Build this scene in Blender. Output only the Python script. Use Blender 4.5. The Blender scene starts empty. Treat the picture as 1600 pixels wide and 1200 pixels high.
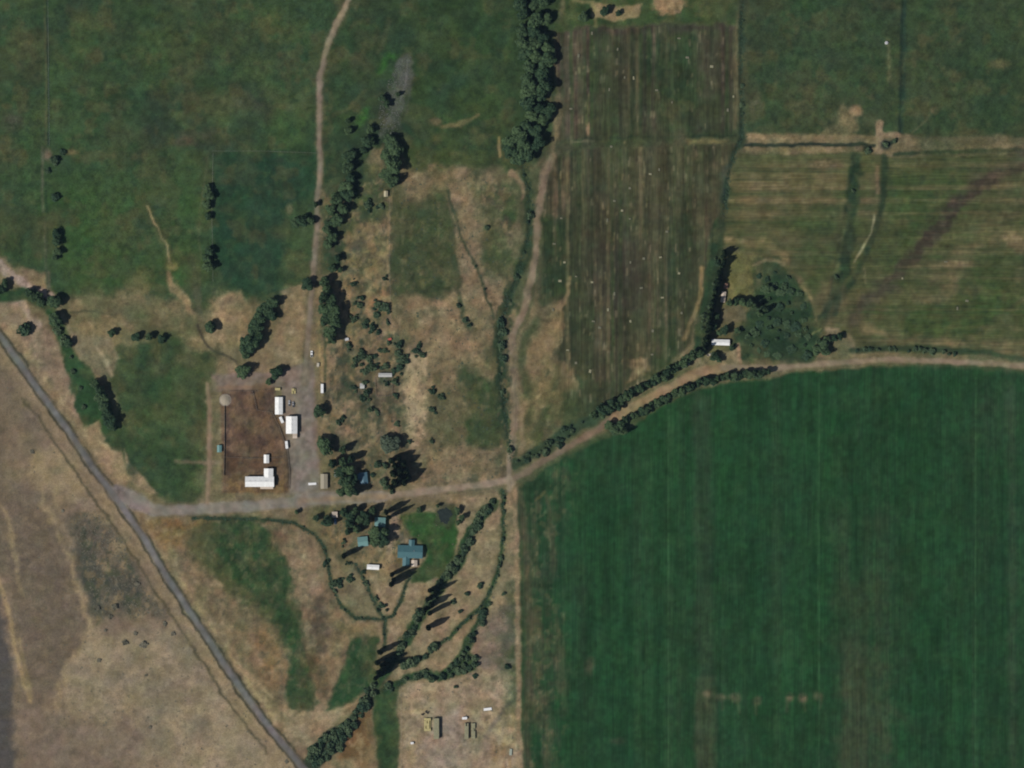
import bpy, math, random
import numpy as np

# ------------------------------------------------------------------ camera, sky, sun, exposure
S = 0.6                                   # metres per unit of the survey grid (x east, y south)
def W(x, y): return ((x - 800.0) * S, (600.0 - y) * S)

scene = bpy.context.scene
col = scene.collection
cam_d = bpy.data.cameras.new('camera')
cam = bpy.data.objects.new('camera', cam_d); col.objects.link(cam)
cam.location = (0, 0, 4000); cam.rotation_euler = (0, 0, 0)
cam_d.sensor_width = 36; cam_d.lens = 150; cam_d.clip_start = 10; cam_d.clip_end = 20000
scene.camera = cam

SUN_EL = math.radians(47)
sun_pos = (-0.895, -0.445)                # where the sun stands (x east, y north)
world = bpy.data.worlds.new('World'); scene.world = world; world.use_nodes = True
wn = world.node_tree.nodes; wl = world.node_tree.links; wn.clear()
sky = wn.new('ShaderNodeTexSky'); sky.sky_type = 'NISHITA'; sky.sun_disc = False
sky.sun_elevation = SUN_EL; sky.sun_rotation = math.atan2(sun_pos[0], sun_pos[1])
bg = wn.new('ShaderNodeBackground'); bg.inputs['Strength'].default_value = 0.05
wo = wn.new('ShaderNodeOutputWorld')
wl.new(sky.outputs[0], bg.inputs[0]); wl.new(bg.outputs[0], wo.inputs[0])
sun_d = bpy.data.lights.new('sun', 'SUN'); sun_d.energy = 4.0; sun_d.angle = math.radians(0.53)
sun_d.color = (1.0, 0.955, 0.89)
sun = bpy.data.objects.new('sun', sun_d); col.objects.link(sun); sun.location = (-300, -150, 400)
sun.rotation_euler = (math.pi / 2 - SUN_EL, 0, math.atan2(sun_pos[1], sun_pos[0]) + math.pi / 2)
vs = scene.view_settings
vs.view_transform = 'Standard'; vs.look = 'None'; vs.exposure = 0.0; vs.gamma = 1.0
vs.use_curve_mapping = False
scene.render.engine = 'CYCLES'
scene.cycles.filter_width = 2.0
scene.cycles.max_bounces = 4; scene.cycles.diffuse_bounces = 2

rng = np.random.default_rng(7); random.seed(7)
ILLUM = np.array([1.0, 1.0, 1.0])         # light reaching a level white surface; display colour / ILLUM = albedo
def lin(c):
    c = np.asarray(c, float) / 255.0
    return np.where(c <= 0.04045, c / 12.92, ((c + 0.055) / 1.055) ** 2.4)
AIR = np.array([.0036, .0042, .0072])     # light the thin haze adds on the way to the survey camera
def alb(c): return np.clip((lin(c) - AIR) / ILLUM, 0.004, 0.85)

# ------------------------------------------------------------------ ground survey: colour, relief and land use on a 1.2 m grid
X0, X1, Y0, Y1, STEP = -120, 1720, -120, 1320, 2
gx = np.arange(X0, X1 + 1, STEP, dtype=np.float32); gy = np.arange(Y0, Y1 + 1, STEP, dtype=np.float32)
NX, NY = len(gx), len(gy)
GX, GY = np.meshgrid(gx, gy)
def vnoise(sx, sy, seed):
    """smooth value noise, cell size sx, sy in grid units; range about -1..1"""
    r = np.random.default_rng(seed)
    nx, ny = int((X1 - X0) / sx) + 4, int((Y1 - Y0) / sy) + 4
    g = r.uniform(-1, 1, (ny, nx)).astype(np.float32)
    u = (gx - X0) / sx; v = (gy - Y0) / sy
    iu = u.astype(int); iv = v.astype(int); fu = u - iu; fv = v - iv
    fu = fu * fu * (3 - 2 * fu); fv = fv * fv * (3 - 2 * fv)
    a = g[:, iu] * (1 - fu) + g[:, iu + 1] * fu
    return a[iv, :] * (1 - fv)[:, None] + a[iv + 1, :] * fv[:, None]
def fbm(s, seed, octv=4, ax=1.0, ay=1.0, gain=0.55):
    t = np.zeros((NY, NX), np.float32); a = 1.0; tot = 0
    for k in range(octv):
        q = s / 2 ** k
        if q < 2: break
        t += a * vnoise(max(q * ax, 2), max(q * ay, 2), seed * 31 + k); tot += a; a *= gain
    return t / tot * 1.5
WXA, WYA = fbm(40, 1, 4), fbm(40, 2, 4)
WXB, WYB = fbm(14, 3, 3), fbm(14, 4, 3)
NA, NB, NC = fbm(60, 5, 5), fbm(22, 6, 4), fbm(9, 7, 3)
VST = fbm(9, 8, 3, 1.0, 14.0); VST2 = fbm(26, 9, 4, 1.0, 12.0)      # streaks running north-south
HST = fbm(9, 10, 3, 14.0, 1.0)                                       # streaks running east-west

P = np.empty((NY, NX, 3), np.float32); P[:] = (104, 96, 72)
R = np.zeros((NY, NX), np.int16)
def win(x0, x1, y0, y1):
    i0 = max(0, int((x0 - X0) / STEP)); i1 = min(NX, int((x1 - X0) / STEP) + 2)
    j0 = max(0, int((y0 - Y0) / STEP)); j1 = min(NY, int((y1 - Y0) / STEP) + 2)
    return slice(j0, max(j1, j0)), slice(i0, max(i1, i0))
def sm(t): t = np.clip(t, 0, 1); return t * t * (3 - 2 * t)
def paint(sl, m, c):
    c = np.asarray(c, np.float32); P[sl] += (c - P[sl]) * m[..., None]
def poly_sd(x, y, pts):
    d = np.full(x.shape, 1e9, np.float32); ins = np.zeros(x.shape, bool)
    n = len(pts)
    for k in range(n):
        ax, ay = pts[k]; bx, by = pts[(k + 1) % n]
        ex, ey = bx - ax, by - ay
        t = np.clip(((x - ax) * ex + (y - ay) * ey) / max(ex * ex + ey * ey, 1e-6), 0, 1)
        d = np.minimum(d, (x - ax - t * ex) ** 2 + (y - ay - t * ey) ** 2)
        if ay != by:
            c = ((ay > y) != (by > y)) & (x < (bx - ax) * (y - ay) / (by - ay) + ax)
            ins ^= c
    d = np.sqrt(d); return np.where(ins, -d, d)
def poly(pts, c, f=5, w=5, a=1.0, brk=0.0, reg=None, nz=None):
    xs = [p[0] for p in pts]; ys = [p[1] for p in pts]; mg = f + 2.2 * w + 4
    sl = win(min(xs) - mg, max(xs) + mg, min(ys) - mg, max(ys) + mg)
    x = GX[sl] + w * WXA[sl] + w * .85 * WXB[sl]; y = GY[sl] + w * WYA[sl] + w * .85 * WYB[sl]
    sd = poly_sd(x, y, pts)
    m = sm(0.5 - sd / (2 * f))
    if brk:
        n = (NB if nz is None else nz)[sl]
        m = m * np.clip(1 - brk + brk * 1.3 * (n + .7), 0, 1)
    if c is not None: paint(sl, m * a, c)
    if reg is not None: R[sl] = np.where(sd < 0, reg, R[sl])
def line_sd(x, y, pts):
    d = np.full(x.shape, 1e9, np.float32)
    for (ax, ay), (bx, by) in zip(pts[:-1], pts[1:]):
        ex, ey = bx - ax, by - ay
        t = np.clip(((x - ax) * ex + (y - ay) * ey) / max(ex * ex + ey * ey, 1e-6), 0, 1)
        d = np.minimum(d, (x - ax - t * ex) ** 2 + (y - ay - t * ey) ** 2)
    return np.sqrt(d)
def stroke(pts, wd, c, f=2, w=2, a=1.0, brk=0.0, nz=None):
    xs = [p[0] for p in pts]; ys = [p[1] for p in pts]; mg = wd + f + 2.2 * w + 4
    sl = win(min(xs) - mg, max(xs) + mg, min(ys) - mg, max(ys) + mg)
    x = GX[sl] + w * .6 * WXA[sl] + w * WXB[sl]; y = GY[sl] + w * .6 * WYA[sl] + w * WYB[sl]
    sd = line_sd(x, y, pts) - wd / 2
    m = sm(0.5 - sd / (2 * f))
    if brk:
        n = (NB if nz is None else nz)[sl]
        m = m * np.clip(1 - brk + brk * 1.3 * (n + .7), 0, 1)
    paint(sl, m * a, c)
def blob(x, y, rx, ry, c, a=0.8, ang=0, brk=0.4, soft=0.6):
    r = max(rx, ry) * 1.9 + 6
    sl = win(x - r, x + r, y - r, y + r)
    if P[sl].size == 0: return
    ca, sa = math.cos(ang), math.sin(ang)
    dx, dy = GX[sl] - x, GY[sl] - y
    u = (dx * ca + dy * sa) / rx; v = (-dx * sa + dy * ca) / ry
    d = np.sqrt(u * u + v * v) + 0.38 * NB[sl] + 0.22 * NC[sl]
    m = sm((1 + soft - d) / (2 * soft))
    m = m * np.clip(1 - brk + brk * 1.3 * (NC[sl] + .7), 0, 1)
    paint(sl, m * a, c)
def inside(px, py, pts):
    c = False; n = len(pts)
    for k in range(n):
        ax, ay = pts[k]; bx, by = pts[(k + 1) % n]
        if (ay > py) != (by > py) and px < (bx - ax) * (py - ay) / (by - ay) + ax: c = not c
    return c
def mottle(pts, n, r0, r1, cols, a=0.5, seed=0, asp=(1, 1), ang=0.0):
    r = random.Random(seed); xs = [p[0] for p in pts]; ys = [p[1] for p in pts]
    k = 0; tries = 0
    while k < n and tries < n * 30:
        tries += 1
        x, y = r.uniform(min(xs), max(xs)), r.uniform(min(ys), max(ys))
        if not inside(x, y, pts): continue
        q = r.uniform(r0, r1); k += 1
        blob(x, y, q * asp[0] * r.uniform(.7, 1.4), q * asp[1] * r.uniform(.7, 1.4), r.choice(cols), a * r.uniform(.5, 1.1), ang + r.uniform(-.4, .4) * (1 if asp == (1, 1) else .2))
def tint(sl_mask, amount): P[...] *= (1 + amount * sl_mask)[..., None]

# land-use ids -> names used further down
RN = {0: 'ground'}
def region(i, name, label): RN[i] = name; RL[i] = label
RL = {0: 'dry tan ground with patchy grass between the fields and farmsteads'}
# ---- pastures in the north-west
west = [(-130, -130), (560, -130), (545, 0), (505, 90), (498, 200), (497, 300), (486, 440), (470, 440), (440, 455), (420, 470), (395, 470), (330, 455), (300, 500), (200, 470), (100, 470), (76, 440), (40, 420), (0, 395), (-130, 300)]
region(1, 'pasture', 'large green pasture with brownish mottling in the upper left corner')
poly(west, (51, 71, 52), f=8, w=6, reg=1)
mottle(west, 130, 14, 46, [(60, 83, 54), (44, 64, 51), (47, 60, 51), (66, 76, 54), (55, 78, 50), (42, 66, 50)], .5, 1)
mottle(west, 46, 8, 24, [(78, 79, 57), (72, 72, 55), (64, 84, 52)], .42, 2)
mottle([(-120, -120), (130, -120), (130, 230), (-120, 230)], 26, 16, 40, [(62, 88, 56), (72, 80, 56), (56, 82, 54)], .5, 3)
mottle([(90, 300), (310, 300), (310, 430), (90, 430)], 24, 18, 46, [(58, 84, 50), (52, 80, 48), (62, 82, 52)], .55, 4)
mottle([(210, 40), (400, 60), (400, 230), (230, 220)], 22, 14, 40, [(50, 60, 54), (58, 64, 52), (48, 68, 48)], .5, 5)
blob(45, 95, 22, 44, (82, 80, 60), .55); blob(370, 158, 22, 16, (84, 86, 66), .7); blob(195, 163, 14, 8, (92, 84, 62), .5)
blob(310, 212, 40, 12, (80, 74, 58), .5); blob(285, 222, 16, 8, (86, 70, 56), .5); blob(20, 190, 22, 14, (74, 70, 62), .5)
mottle([(-120, -120), (480, -120), (480, 220), (300, 420), (-100, 400)], 70, 8, 30, [(74, 92, 60), (70, 84, 54), (84, 88, 62), (64, 90, 54)], .5, 70)
mottle([(-120, -120), (480, -120), (480, 220), (300, 420), (-100, 400)], 40, 8, 26, [(40, 56, 46), (44, 60, 44)], .45, 71)
# the darker fenced pasture
region(2, 'pasture', 'darker green fenced pasture left of the straight gravel lane')
poly([(332, 236), (497, 238), (494, 330), (470, 345), (455, 360), (440, 400), (432, 452), (400, 462), (345, 440), (330, 380)], (40, 65, 50), f=7, w=5, reg=2)
mottle([(340, 245), (490, 245), (450, 340), (430, 450), (340, 430)], 26, 12, 34, [(37, 68, 48), (46, 66, 52), (36, 60, 50)], .5, 6)
poly([(445, 330), (490, 300), (490, 430), (440, 440)], (62, 80, 56), f=8, w=5, a=.8, brk=.3)
stroke([(330, 200), (400, 236), (495, 240)], 2, (70, 74, 58), a=.5); stroke([(332, 240), (330, 330), (333, 450)], 2, (66, 82, 60), a=.5, brk=.4)
blob(452, 326, 6, 8, (110, 104, 76), .7); blob(438, 250, 8, 5, (56, 60, 56), .6)
# fence lines and worn trail
stroke([(73, -120), (74, 60), (76, 225)], 2.2, (32, 46, 46), f=1.5, w=.8, a=.85); stroke([(70, -120), (71, 60), (72, 225)], 2.5, (92, 86, 66), f=2, w=1, a=.6, brk=.7)
stroke([(66, 230), (66, 300), (71, 380), (75, 455)], 4, (96, 96, 82), f=2, w=1, a=.65, brk=.5); stroke([(72, 300), (75, 450)], 3, (40, 58, 46), f=2, a=.7)
blob(74, 243, 7, 10, (104, 88, 74), .8); blob(112, 238, 9, 4, (112, 100, 68), .7)
stroke([(326, 240), (311, 330), (311, 420), (313, 480)], 3, (88, 88, 72), a=.45, brk=.4)
stroke([(228, 325), (237, 345), (250, 366), (260, 385), (266, 410), (268, 416)], 12, (88, 88, 62), f=6, a=.7, brk=.4)
stroke([(228, 325), (234, 338), (240, 350), (250, 364), (260, 382), (265, 405), (270, 414)], 3.4, (138, 126, 92), f=1.8, w=3, a=.9, brk=.3)
blob(269, 416, 8, 6, (124, 110, 70), .9)
stroke([(262, 432), (272, 452), (290, 470), (302, 492), (307, 515)], 13, (124, 108, 80), f=5, w=5); stroke([(300, 400), (308, 470), (311, 500)], 12, (88, 82, 66), f=6, a=.6, brk=.5)
blob(215, 440, 16, 24, (96, 94, 62), .85); blob(222, 452, 10, 9, (116, 106, 66), .7)
dry = [(95, 470), (150, 455), (230, 465), (310, 490), (322, 525), (300, 545), (200, 535), (120, 515)]
poly(dry, (98, 94, 68), f=12, w=10, a=.85, brk=.35)
mottle(dry, 34, 6, 20, [(120, 106, 78), (72, 82, 58), (112, 100, 72), (84, 88, 64), (126, 110, 84)], .6, 8, (1.6, .8))
poly([(330, 466), (352, 455), (375, 457), (392, 480), (388, 510), (376, 535), (350, 545), (326, 525)], (128, 112, 84), f=7, w=6, brk=.2); blob(358, 470, 10, 7, (104, 88, 70), .7)
stroke([(309, 508), (318, 530), (332, 548), (350, 556), (366, 565), (374, 580)], 4, (62, 60, 50), f=2, w=2); stroke([(104, 487), (150, 486), (175, 490)], 2, (60, 66, 50), a=.7)
# west edge, tan wedge and pale track
poly([(-130, 330), (0, 392), (25, 418), (74, 424), (76, 462), (40, 456), (0, 440), (-130, 420)], (114, 102, 78), f=6, w=5)
stroke([(-110, 360), (-10, 402), (18, 428), (45, 452), (80, 462)], 13, (140, 125, 112), f=3, w=3); stroke([(78, 425), (76, 460)], 4, (84, 84, 70))
poly([(-130, 450), (0, 462), (30, 466), (62, 505), (95, 548), (116, 600), (122, 650), (150, 735), (60, 610), (0, 530), (-130, 480)], (124, 109, 89), f=5, w=4)
stroke([(28, 468), (45, 490), (60, 510)], 10, (143, 128, 114), f=4, w=4); mottle([(0, 470), (40, 480), (110, 600), (100, 640), (0, 520)], 24, 6, 16, [(112, 96, 80), (132, 116, 90), (104, 92, 78)], .6, 9)
stroke([(0, 462), (50, 462), (82, 490), (98, 530), (112, 565), (122, 610), (132, 650)], 17, (47, 72, 50), f=4, w=4)
poly([(98, 535), (122, 550), (150, 595), (168, 625), (185, 668), (168, 680), (134, 664), (118, 640), (120, 600), (106, 572)], (46, 72, 49), f=4, w=4)
stroke([(95, 480), (110, 520), (130, 545), (160, 580), (180, 600)], 9, (124, 116, 94), f=4, w=5, a=.8, brk=.3)
meadow = [(172, 548), (240, 532), (330, 556), (334, 590), (318, 610), (325, 660), (324, 720), (318, 768), (296, 783), (262, 779), (222, 752), (192, 702), (164, 690), (172, 678), (190, 660), (182, 615), (160, 580)]
region(3, 'meadow', 'green meadow between the highway and the corral lane')
poly(meadow, (56, 74, 53), f=6, w=6, reg=3); mottle(meadow, 60, 10, 28, [(46, 70, 48), (66, 80, 54), (74, 82, 56), (42, 64, 48), (58, 82, 52)], .55, 10)
mottle([(190, 535), (330, 555), (320, 600), (230, 590)], 20, 8, 18, [(86, 90, 62), (44, 64, 50), (96, 94, 66)], .5, 11)
poly([(122, 520), (165, 528), (188, 562), (178, 592), (152, 582), (135, 552)], (110, 104, 80), f=6, w=6, brk=.35); stroke([(150, 545), (165, 565), (175, 585)], 6, (134, 124, 98), f=3, w=4)
poly([(140, 664), (156, 654), (166, 690), (192, 708), (206, 752), (176, 768), (150, 735), (122, 692)], (129, 113, 87), f=4, w=4, brk=.2)
poly([(195, 700), (215, 735), (250, 770), (235, 772), (205, 748)], (120, 106, 82), f=3, w=3, brk=.3); blob(205, 730, 8, 12, (36, 56, 44), .6)
mottle([(300, 720), (345, 720), (340, 780), (300, 780)], 10, 6, 14, [(104, 100, 74), (88, 90, 64)], .6, 12)
# ---- range south-west of the highway
rangep = [(-130, 470), (0, 537), (60, 622), (115, 694), (180, 782), (226, 856), (262, 915), (320, 1000), (395, 1112), (480, 1210), (600, 1330), (-130, 1330)]
region(4, 'rangeland', 'dry brown rangeland southwest of the highway')
poly(rangep, (118, 104, 87), f=4, w=3, reg=4)
mottle(rangep, 130, 14, 50, [(112, 97, 83), (126, 112, 92), (108, 94, 82), (130, 116, 94)], .5, 13)
poly([(-130, 540), (0, 560), (40, 625), (72, 700), (58, 735), (84, 800), (108, 850), (124, 925), (136, 980), (120, 1030), (88, 1066), (60, 1110), (36, 1050), (24, 960), (0, 780), (-130, 700)], (102, 91, 77), f=8, w=7, a=.95, brk=.1)
mottle([(0, 600), (60, 680), (60, 740), (120, 930), (130, 1000), (80, 1060), (40, 1000)], 40, 10, 30, [(97, 86, 75), (106, 95, 80), (110, 99, 83), (93, 83, 72)], .5, 14)
mottle([(0, 600), (60, 680), (60, 740), (0, 760)], 14, 10, 26, [(118, 104, 84), (124, 110, 88)], .5, 15, (.7, 1.4))
stroke([(46, 738), (62, 772), (92, 826), (116, 876), (126, 930), (139, 980), (122, 1030), (94, 1075), (92, 1100)], 10, (142, 126, 97), f=6, w=8, a=.85, brk=.5)
stroke([(2, 785), (18, 832), (28, 880), (34, 925)], 7, (138, 123, 94), f=5, w=5, a=.85, brk=.5)
stroke([(-4, 900), (12, 950), (22, 1005), (36, 1060), (48, 1095)], 7, (147, 128, 96), f=3, w=2, a=.95); stroke([(30, 1000), (44, 1060), (50, 1090)], 6, (128, 114, 84), f=3, a=.7)
poly([(-130, 900), (-6, 925), (10, 990), (24, 1060), (22, 1120), (34, 1330), (-130, 1330)], (76, 74, 72), f=8, w=6, a=.9, brk=.15, nz=NC)
poly([(-130, 780), (2, 800), (14, 880), (0, 900), (-130, 900)], (98, 92, 78), f=8, w=5, a=.6)
poly([(44, 732), (80, 690), (112, 716), (132, 772), (92, 792), (56, 762)], (138, 122, 95), f=9, w=9, a=.9, brk=.4); blob(88, 735, 14, 6, (104, 98, 76), .7); blob(110, 660, 30, 12, (132, 116, 88), .6, .9)
sagep = [(108, 808), (150, 798), (196, 850), (214, 900), (240, 935), (262, 960), (212, 968), (182, 950), (150, 975), (136, 905)]
poly(sagep, (94, 88, 75), f=9, w=9, a=.95, brk=.25)
mottle(sagep, 60, 5, 15, [(76, 75, 68), (70, 72, 66), (126, 111, 88), (86, 82, 72), (136, 120, 94)], .75, 16)
poly([(110, 812), (150, 802), (172, 830), (162, 880), (130, 880), (118, 840)], (90, 84, 74), f=8, w=8, a=.8, brk=.3); poly([(128, 860), (158, 880), (160, 940), (140, 950)], (74, 75, 67), f=6, w=6, a=.9, brk=.2); poly([(178, 880), (205, 900), (215, 940), (190, 945), (165, 915)], (76, 76, 68), f=7, w=7, a=.8, brk=.3)
low = [(142, 985), (220, 1003), (290, 965), (330, 1020), (400, 1125), (480, 1215), (200, 1215), (100, 1115), (112, 1060)]
poly(low, (142, 128, 104), f=10, w=10, a=.95, brk=.15); mottle(low, 60, 8, 30, [(142, 127, 102), (124, 111, 92), (130, 118, 92), (116, 108, 90)], .5, 17)
blob(305, 1130, 22, 18, (110, 104, 88), .7); blob(320, 1060, 16, 30, (122, 110, 92), .6, -.4); blob(285, 1085, 22, 18, (122, 107, 90), .6)
poly([(55, 1105), (210, 1120), (230, 1230), (40, 1330)], (113, 100, 86), f=14, w=10, a=.8, brk=.2)
# verges of the highway
hw = [(-120, 400), (-30, 492), (6, 532), (58, 606), (112, 680), (154, 743), (188, 787), (226, 842), (262, 903), (310, 975), (352, 1040), (397, 1105), (438, 1158), (474, 1200), (580, 1320)]
def off(pts, d):
    o = []
    for k, p in enumerate(pts):
        a = pts[max(k - 1, 0)]; b = pts[min(k + 1, len(pts) - 1)]
        ex, ey = b[0] - a[0], b[1] - a[1]; l = math.hypot(ex, ey)
        o.append((p[0] - ey / l * d, p[1] + ex / l * d))
    return o
stroke(off(hw, 18), 20, (126, 111, 86), f=7, w=6, a=.6, brk=.4); stroke(off(hw, -16), 16, (130, 114, 88), f=5, w=3, a=.85, brk=.25)
stroke(off(hw, 6.8), 3.6, (54, 55, 45), f=1.8, w=2.2, a=.95, brk=.35); stroke(off(hw, -6.8), 3.6, (54, 56, 46), f=1.8, w=2.2, a=.9, brk=.5)
stroke(off(hw, 28)[3:13], 4, (74, 70, 54), f=2, w=3, a=.85, brk=.4); stroke(off(hw, -15)[8:14], 4, (146, 130, 96), f=2, w=2, a=.8, brk=.2)
# ---- triangle between highway, gravel road and creek
tri = [(238, 812), (300, 812), (440, 808), (500, 840), (516, 915), (540, 962), (602, 968), (602, 1012), (565, 1090), (520, 1112), (470, 1118), (430, 1092), (300, 905)]
poly(tri, (112, 98, 76), f=4, w=4); mottle(tri, 50, 10, 30, [(126, 110, 84), (100, 90, 68), (118, 100, 76)], .5, 18)
poly([(250, 815), (330, 812), (420, 840), (440, 920), (455, 1010), (430, 1000), (380, 930), (300, 870)], (96, 88, 62), f=12, w=10, a=.8, brk=.4)
mottle([(285, 840), (360, 830), (430, 900), (440, 980), (390, 940), (320, 880)], 30, 8, 20, [(70, 82, 54), (84, 86, 58), (104, 84, 60), (60, 76, 52)], .65, 19)
mottle([(240, 818), (330, 815), (300, 840), (260, 850)], 16, 8, 18, [(122, 96, 60), (110, 84, 60), (128, 104, 64)], .6, 20); mottle([(385, 970), (440, 1000), (455, 1080), (420, 1050)], 14, 7, 16, [(128, 100, 66), (120, 96, 70)], .7, 21)
region(5, 'meadow', 'curved strip of deep green grass south of the gravel road')
poly([(290, 830), (345, 815), (400, 850), (440, 930), (455, 1000), (420, 970), (370, 920), (320, 880)], (72, 80, 54), f=14, w=10, a=.75, brk=.35)
poly([(338, 822), (392, 806), (430, 832), (450, 880), (464, 945), (480, 1010), (502, 1050), (490, 1106), (466, 1112), (450, 1082), (452, 1010), (432, 965), (395, 925), (352, 880), (325, 848)], (44, 68, 46), f=9, w=8, reg=5, brk=.12)
mottle([(440, 940), (470, 940), (500, 1060), (480, 1100), (455, 1080)], 12, 6, 14, [(58, 72, 52), (50, 58, 48), (44, 78, 46)], .6, 22)
poly([(488, 930), (512, 932), (514, 985), (502, 1030), (488, 1005)], (70, 62, 54), f=7, w=5, a=.85, brk=.25); poly([(475, 1000), (500, 1030), (515, 1075), (500, 1095), (485, 1060)], (92, 74, 54), f=6, w=5, a=.7, brk=.3)
poly([(548, 1000), (586, 996), (590, 1030), (582, 1066), (548, 1094), (508, 1112), (518, 1074), (536, 1044)], (42, 69, 47), f=5, w=5); poly([(520, 975), (595, 975), (596, 998), (545, 1000), (530, 1040), (515, 1030)], (108, 98, 70), f=6, w=5, a=.8)
poly([(440, 830), (490, 845), (510, 900), (500, 935), (470, 940), (455, 880)], (124, 108, 86), f=6, w=5, a=.9, brk=.15); blob(437, 842, 12, 10, (98, 80, 64), .7)
poly([(470, 1118), (545, 1110), (560, 1095), (500, 1150), (472, 1178), (430, 1132), (440, 1100)], (130, 114, 90), f=4, w=4)
stroke([(400, 1065), (430, 1095), (465, 1116), (520, 1112), (555, 1098)], 5, (138, 122, 94), f=3, w=2)
poly([(475, 1182), (500, 1150), (538, 1128), (562, 1098), (582, 1062), (602, 1038), (612, 1050), (588, 1090), (562, 1130), (532, 1172), (492, 1204), (470, 1200)], (56, 68, 56), f=3, w=3)
poly([(560, 1112), (580, 1088), (584, 1215), (505, 1260), (540, 1152)], (98, 78, 54), f=4, w=3); poly([(500, 1200), (560, 1180), (560, 1330), (470, 1330)], (124, 108, 82), f=6, w=5)
poly([(582, 1074), (622, 1072), (625, 1120), (623, 1330), (590, 1330), (586, 1140)], (45, 67, 46), f=4, w=4); poly([(565, 1180), (588, 1150), (590, 1330), (560, 1330)], (118, 104, 76), f=5, w=3, a=.7)
# ---- south: creeks and hay yard
se = [(600, 800), (700, 782), (800, 764), (812, 1000), (816, 1330), (624, 1330), (622, 1074), (600, 1020), (600, 965), (580, 900)]
poly(se, (126, 111, 87), f=4, w=3); mottle(se, 110, 7, 26, [(134, 118, 92), (116, 103, 80), (128, 112, 92), (108, 100, 76), (120, 112, 84)], .5, 23)
poly([(745, 985), (775, 955), (804, 940), (808, 1050), (750, 1046)], (106, 94, 84), f=7, w=6, a=.85, brk=.2)
region(6, 'yard', 'bare tan hay yard at the bottom left of the big green field')
poly([(626, 1066), (680, 1068), (745, 1052), (812, 1046), (816, 1330), (626, 1330)], (139, 124, 100), f=2.5, w=2, reg=6)
mottle([(640, 1080), (810, 1060), (812, 1210), (635, 1210)], 60, 6, 22, [(146, 130, 106), (128, 114, 95), (134, 119, 103), (130, 118, 92), (140, 122, 92)], .5, 24)
poly([(650, 1170), (700, 1110), (722, 1112), (728, 1180), (740, 1230), (650, 1230)], (130, 117, 103), f=8, w=6, a=.8); stroke([(808, 1090), (790, 1105), (772, 1130), (757, 1152)], 6, (104, 94, 86), f=3, w=2, a=.75); blob(745, 1168, 22, 10, (112, 105, 88), .7)
stroke([(812, 1062), (812, 1120)], 6, (96, 80, 68), f=3, w=2, a=.7); mottle([(770, 1130), (812, 1110), (812, 1210), (770, 1210)], 14, 4, 10, [(138, 118, 80), (124, 100, 72)], .6, 25, (.5, 2)); stroke([(630, 1068), (628, 1330)], 4, (140, 124, 96), f=2, a=.6)
stroke([(625, 1112), (665, 1110)], 3, (142, 126, 94), f=2, a=.6)
GR = (43, 68, 47)
creek_a = [(773, 783), (748, 813), (727, 850), (713, 880), (692, 905), (672, 940), (652, 970), (637, 1000), (621, 1022), (606, 1045), (588, 1066)]
creek_b = [(786, 764), (787, 820), (785, 870), (775, 905), (760, 935), (746, 955), (722, 975), (702, 995), (682, 1010), (664, 1026), (640, 1036), (618, 1030)]
creek_c = [(762, 940), (752, 968), (741, 985), (733, 1005), (723, 1026)]
creek_d = [(712, 1050), (690, 1058), (660, 1052), (636, 1060), (618, 1072), (600, 1080)]
ditch_a = [(300, 809), (360, 811), (420, 812), (462, 818), (492, 836), (508, 858), (514, 890), (520, 922), (536, 950), (556, 966), (600, 968), (614, 962), (626, 940), (634, 915), (642, 900)]
ditch_b = [(556, 880), (572, 915), (588, 948), (600, 966), (601, 1012)]
creek_n = [(818, 262), (826, 290), (829, 330), (826, 372), (812, 420), (795, 470), (782, 510), (780, 560), (786, 610), (792, 660), (798, 705), (797, 720)]
for c_, wd in ((creek_a, 13), (creek_b, 4.5), (creek_c, 8), (creek_d, 10)):
    stroke(c_, wd + 10, (88, 88, 62), f=5, w=3, a=.45, brk=.4); stroke(c_, wd * 1.15, GR, f=2.6, w=4.5, a=.95, brk=.3); stroke(c_, wd * .5, GR, f=2, w=3)
poly([(723, 1020), (745, 1026), (743, 1048), (705, 1058), (682, 1066), (690, 1050), (710, 1036)], (44, 74, 46), f=3, w=3); stroke([(640, 1038), (656, 1030)], 9, (42, 64, 48), f=2)
for c_ in (ditch_a, ditch_b): stroke(c_, 9, (78, 84, 60), f=4, w=4, a=.6, brk=.4); stroke(c_, 4.6, (44, 58, 45), f=2, w=3, a=.95, brk=.35); stroke(c_, 1.6, (42, 55, 44), f=1.5, w=1.5)
poly([(520, 925), (556, 960), (596, 962), (560, 890), (535, 890)], (104, 100, 78), f=6, w=4, a=.6, brk=.3)
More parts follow.
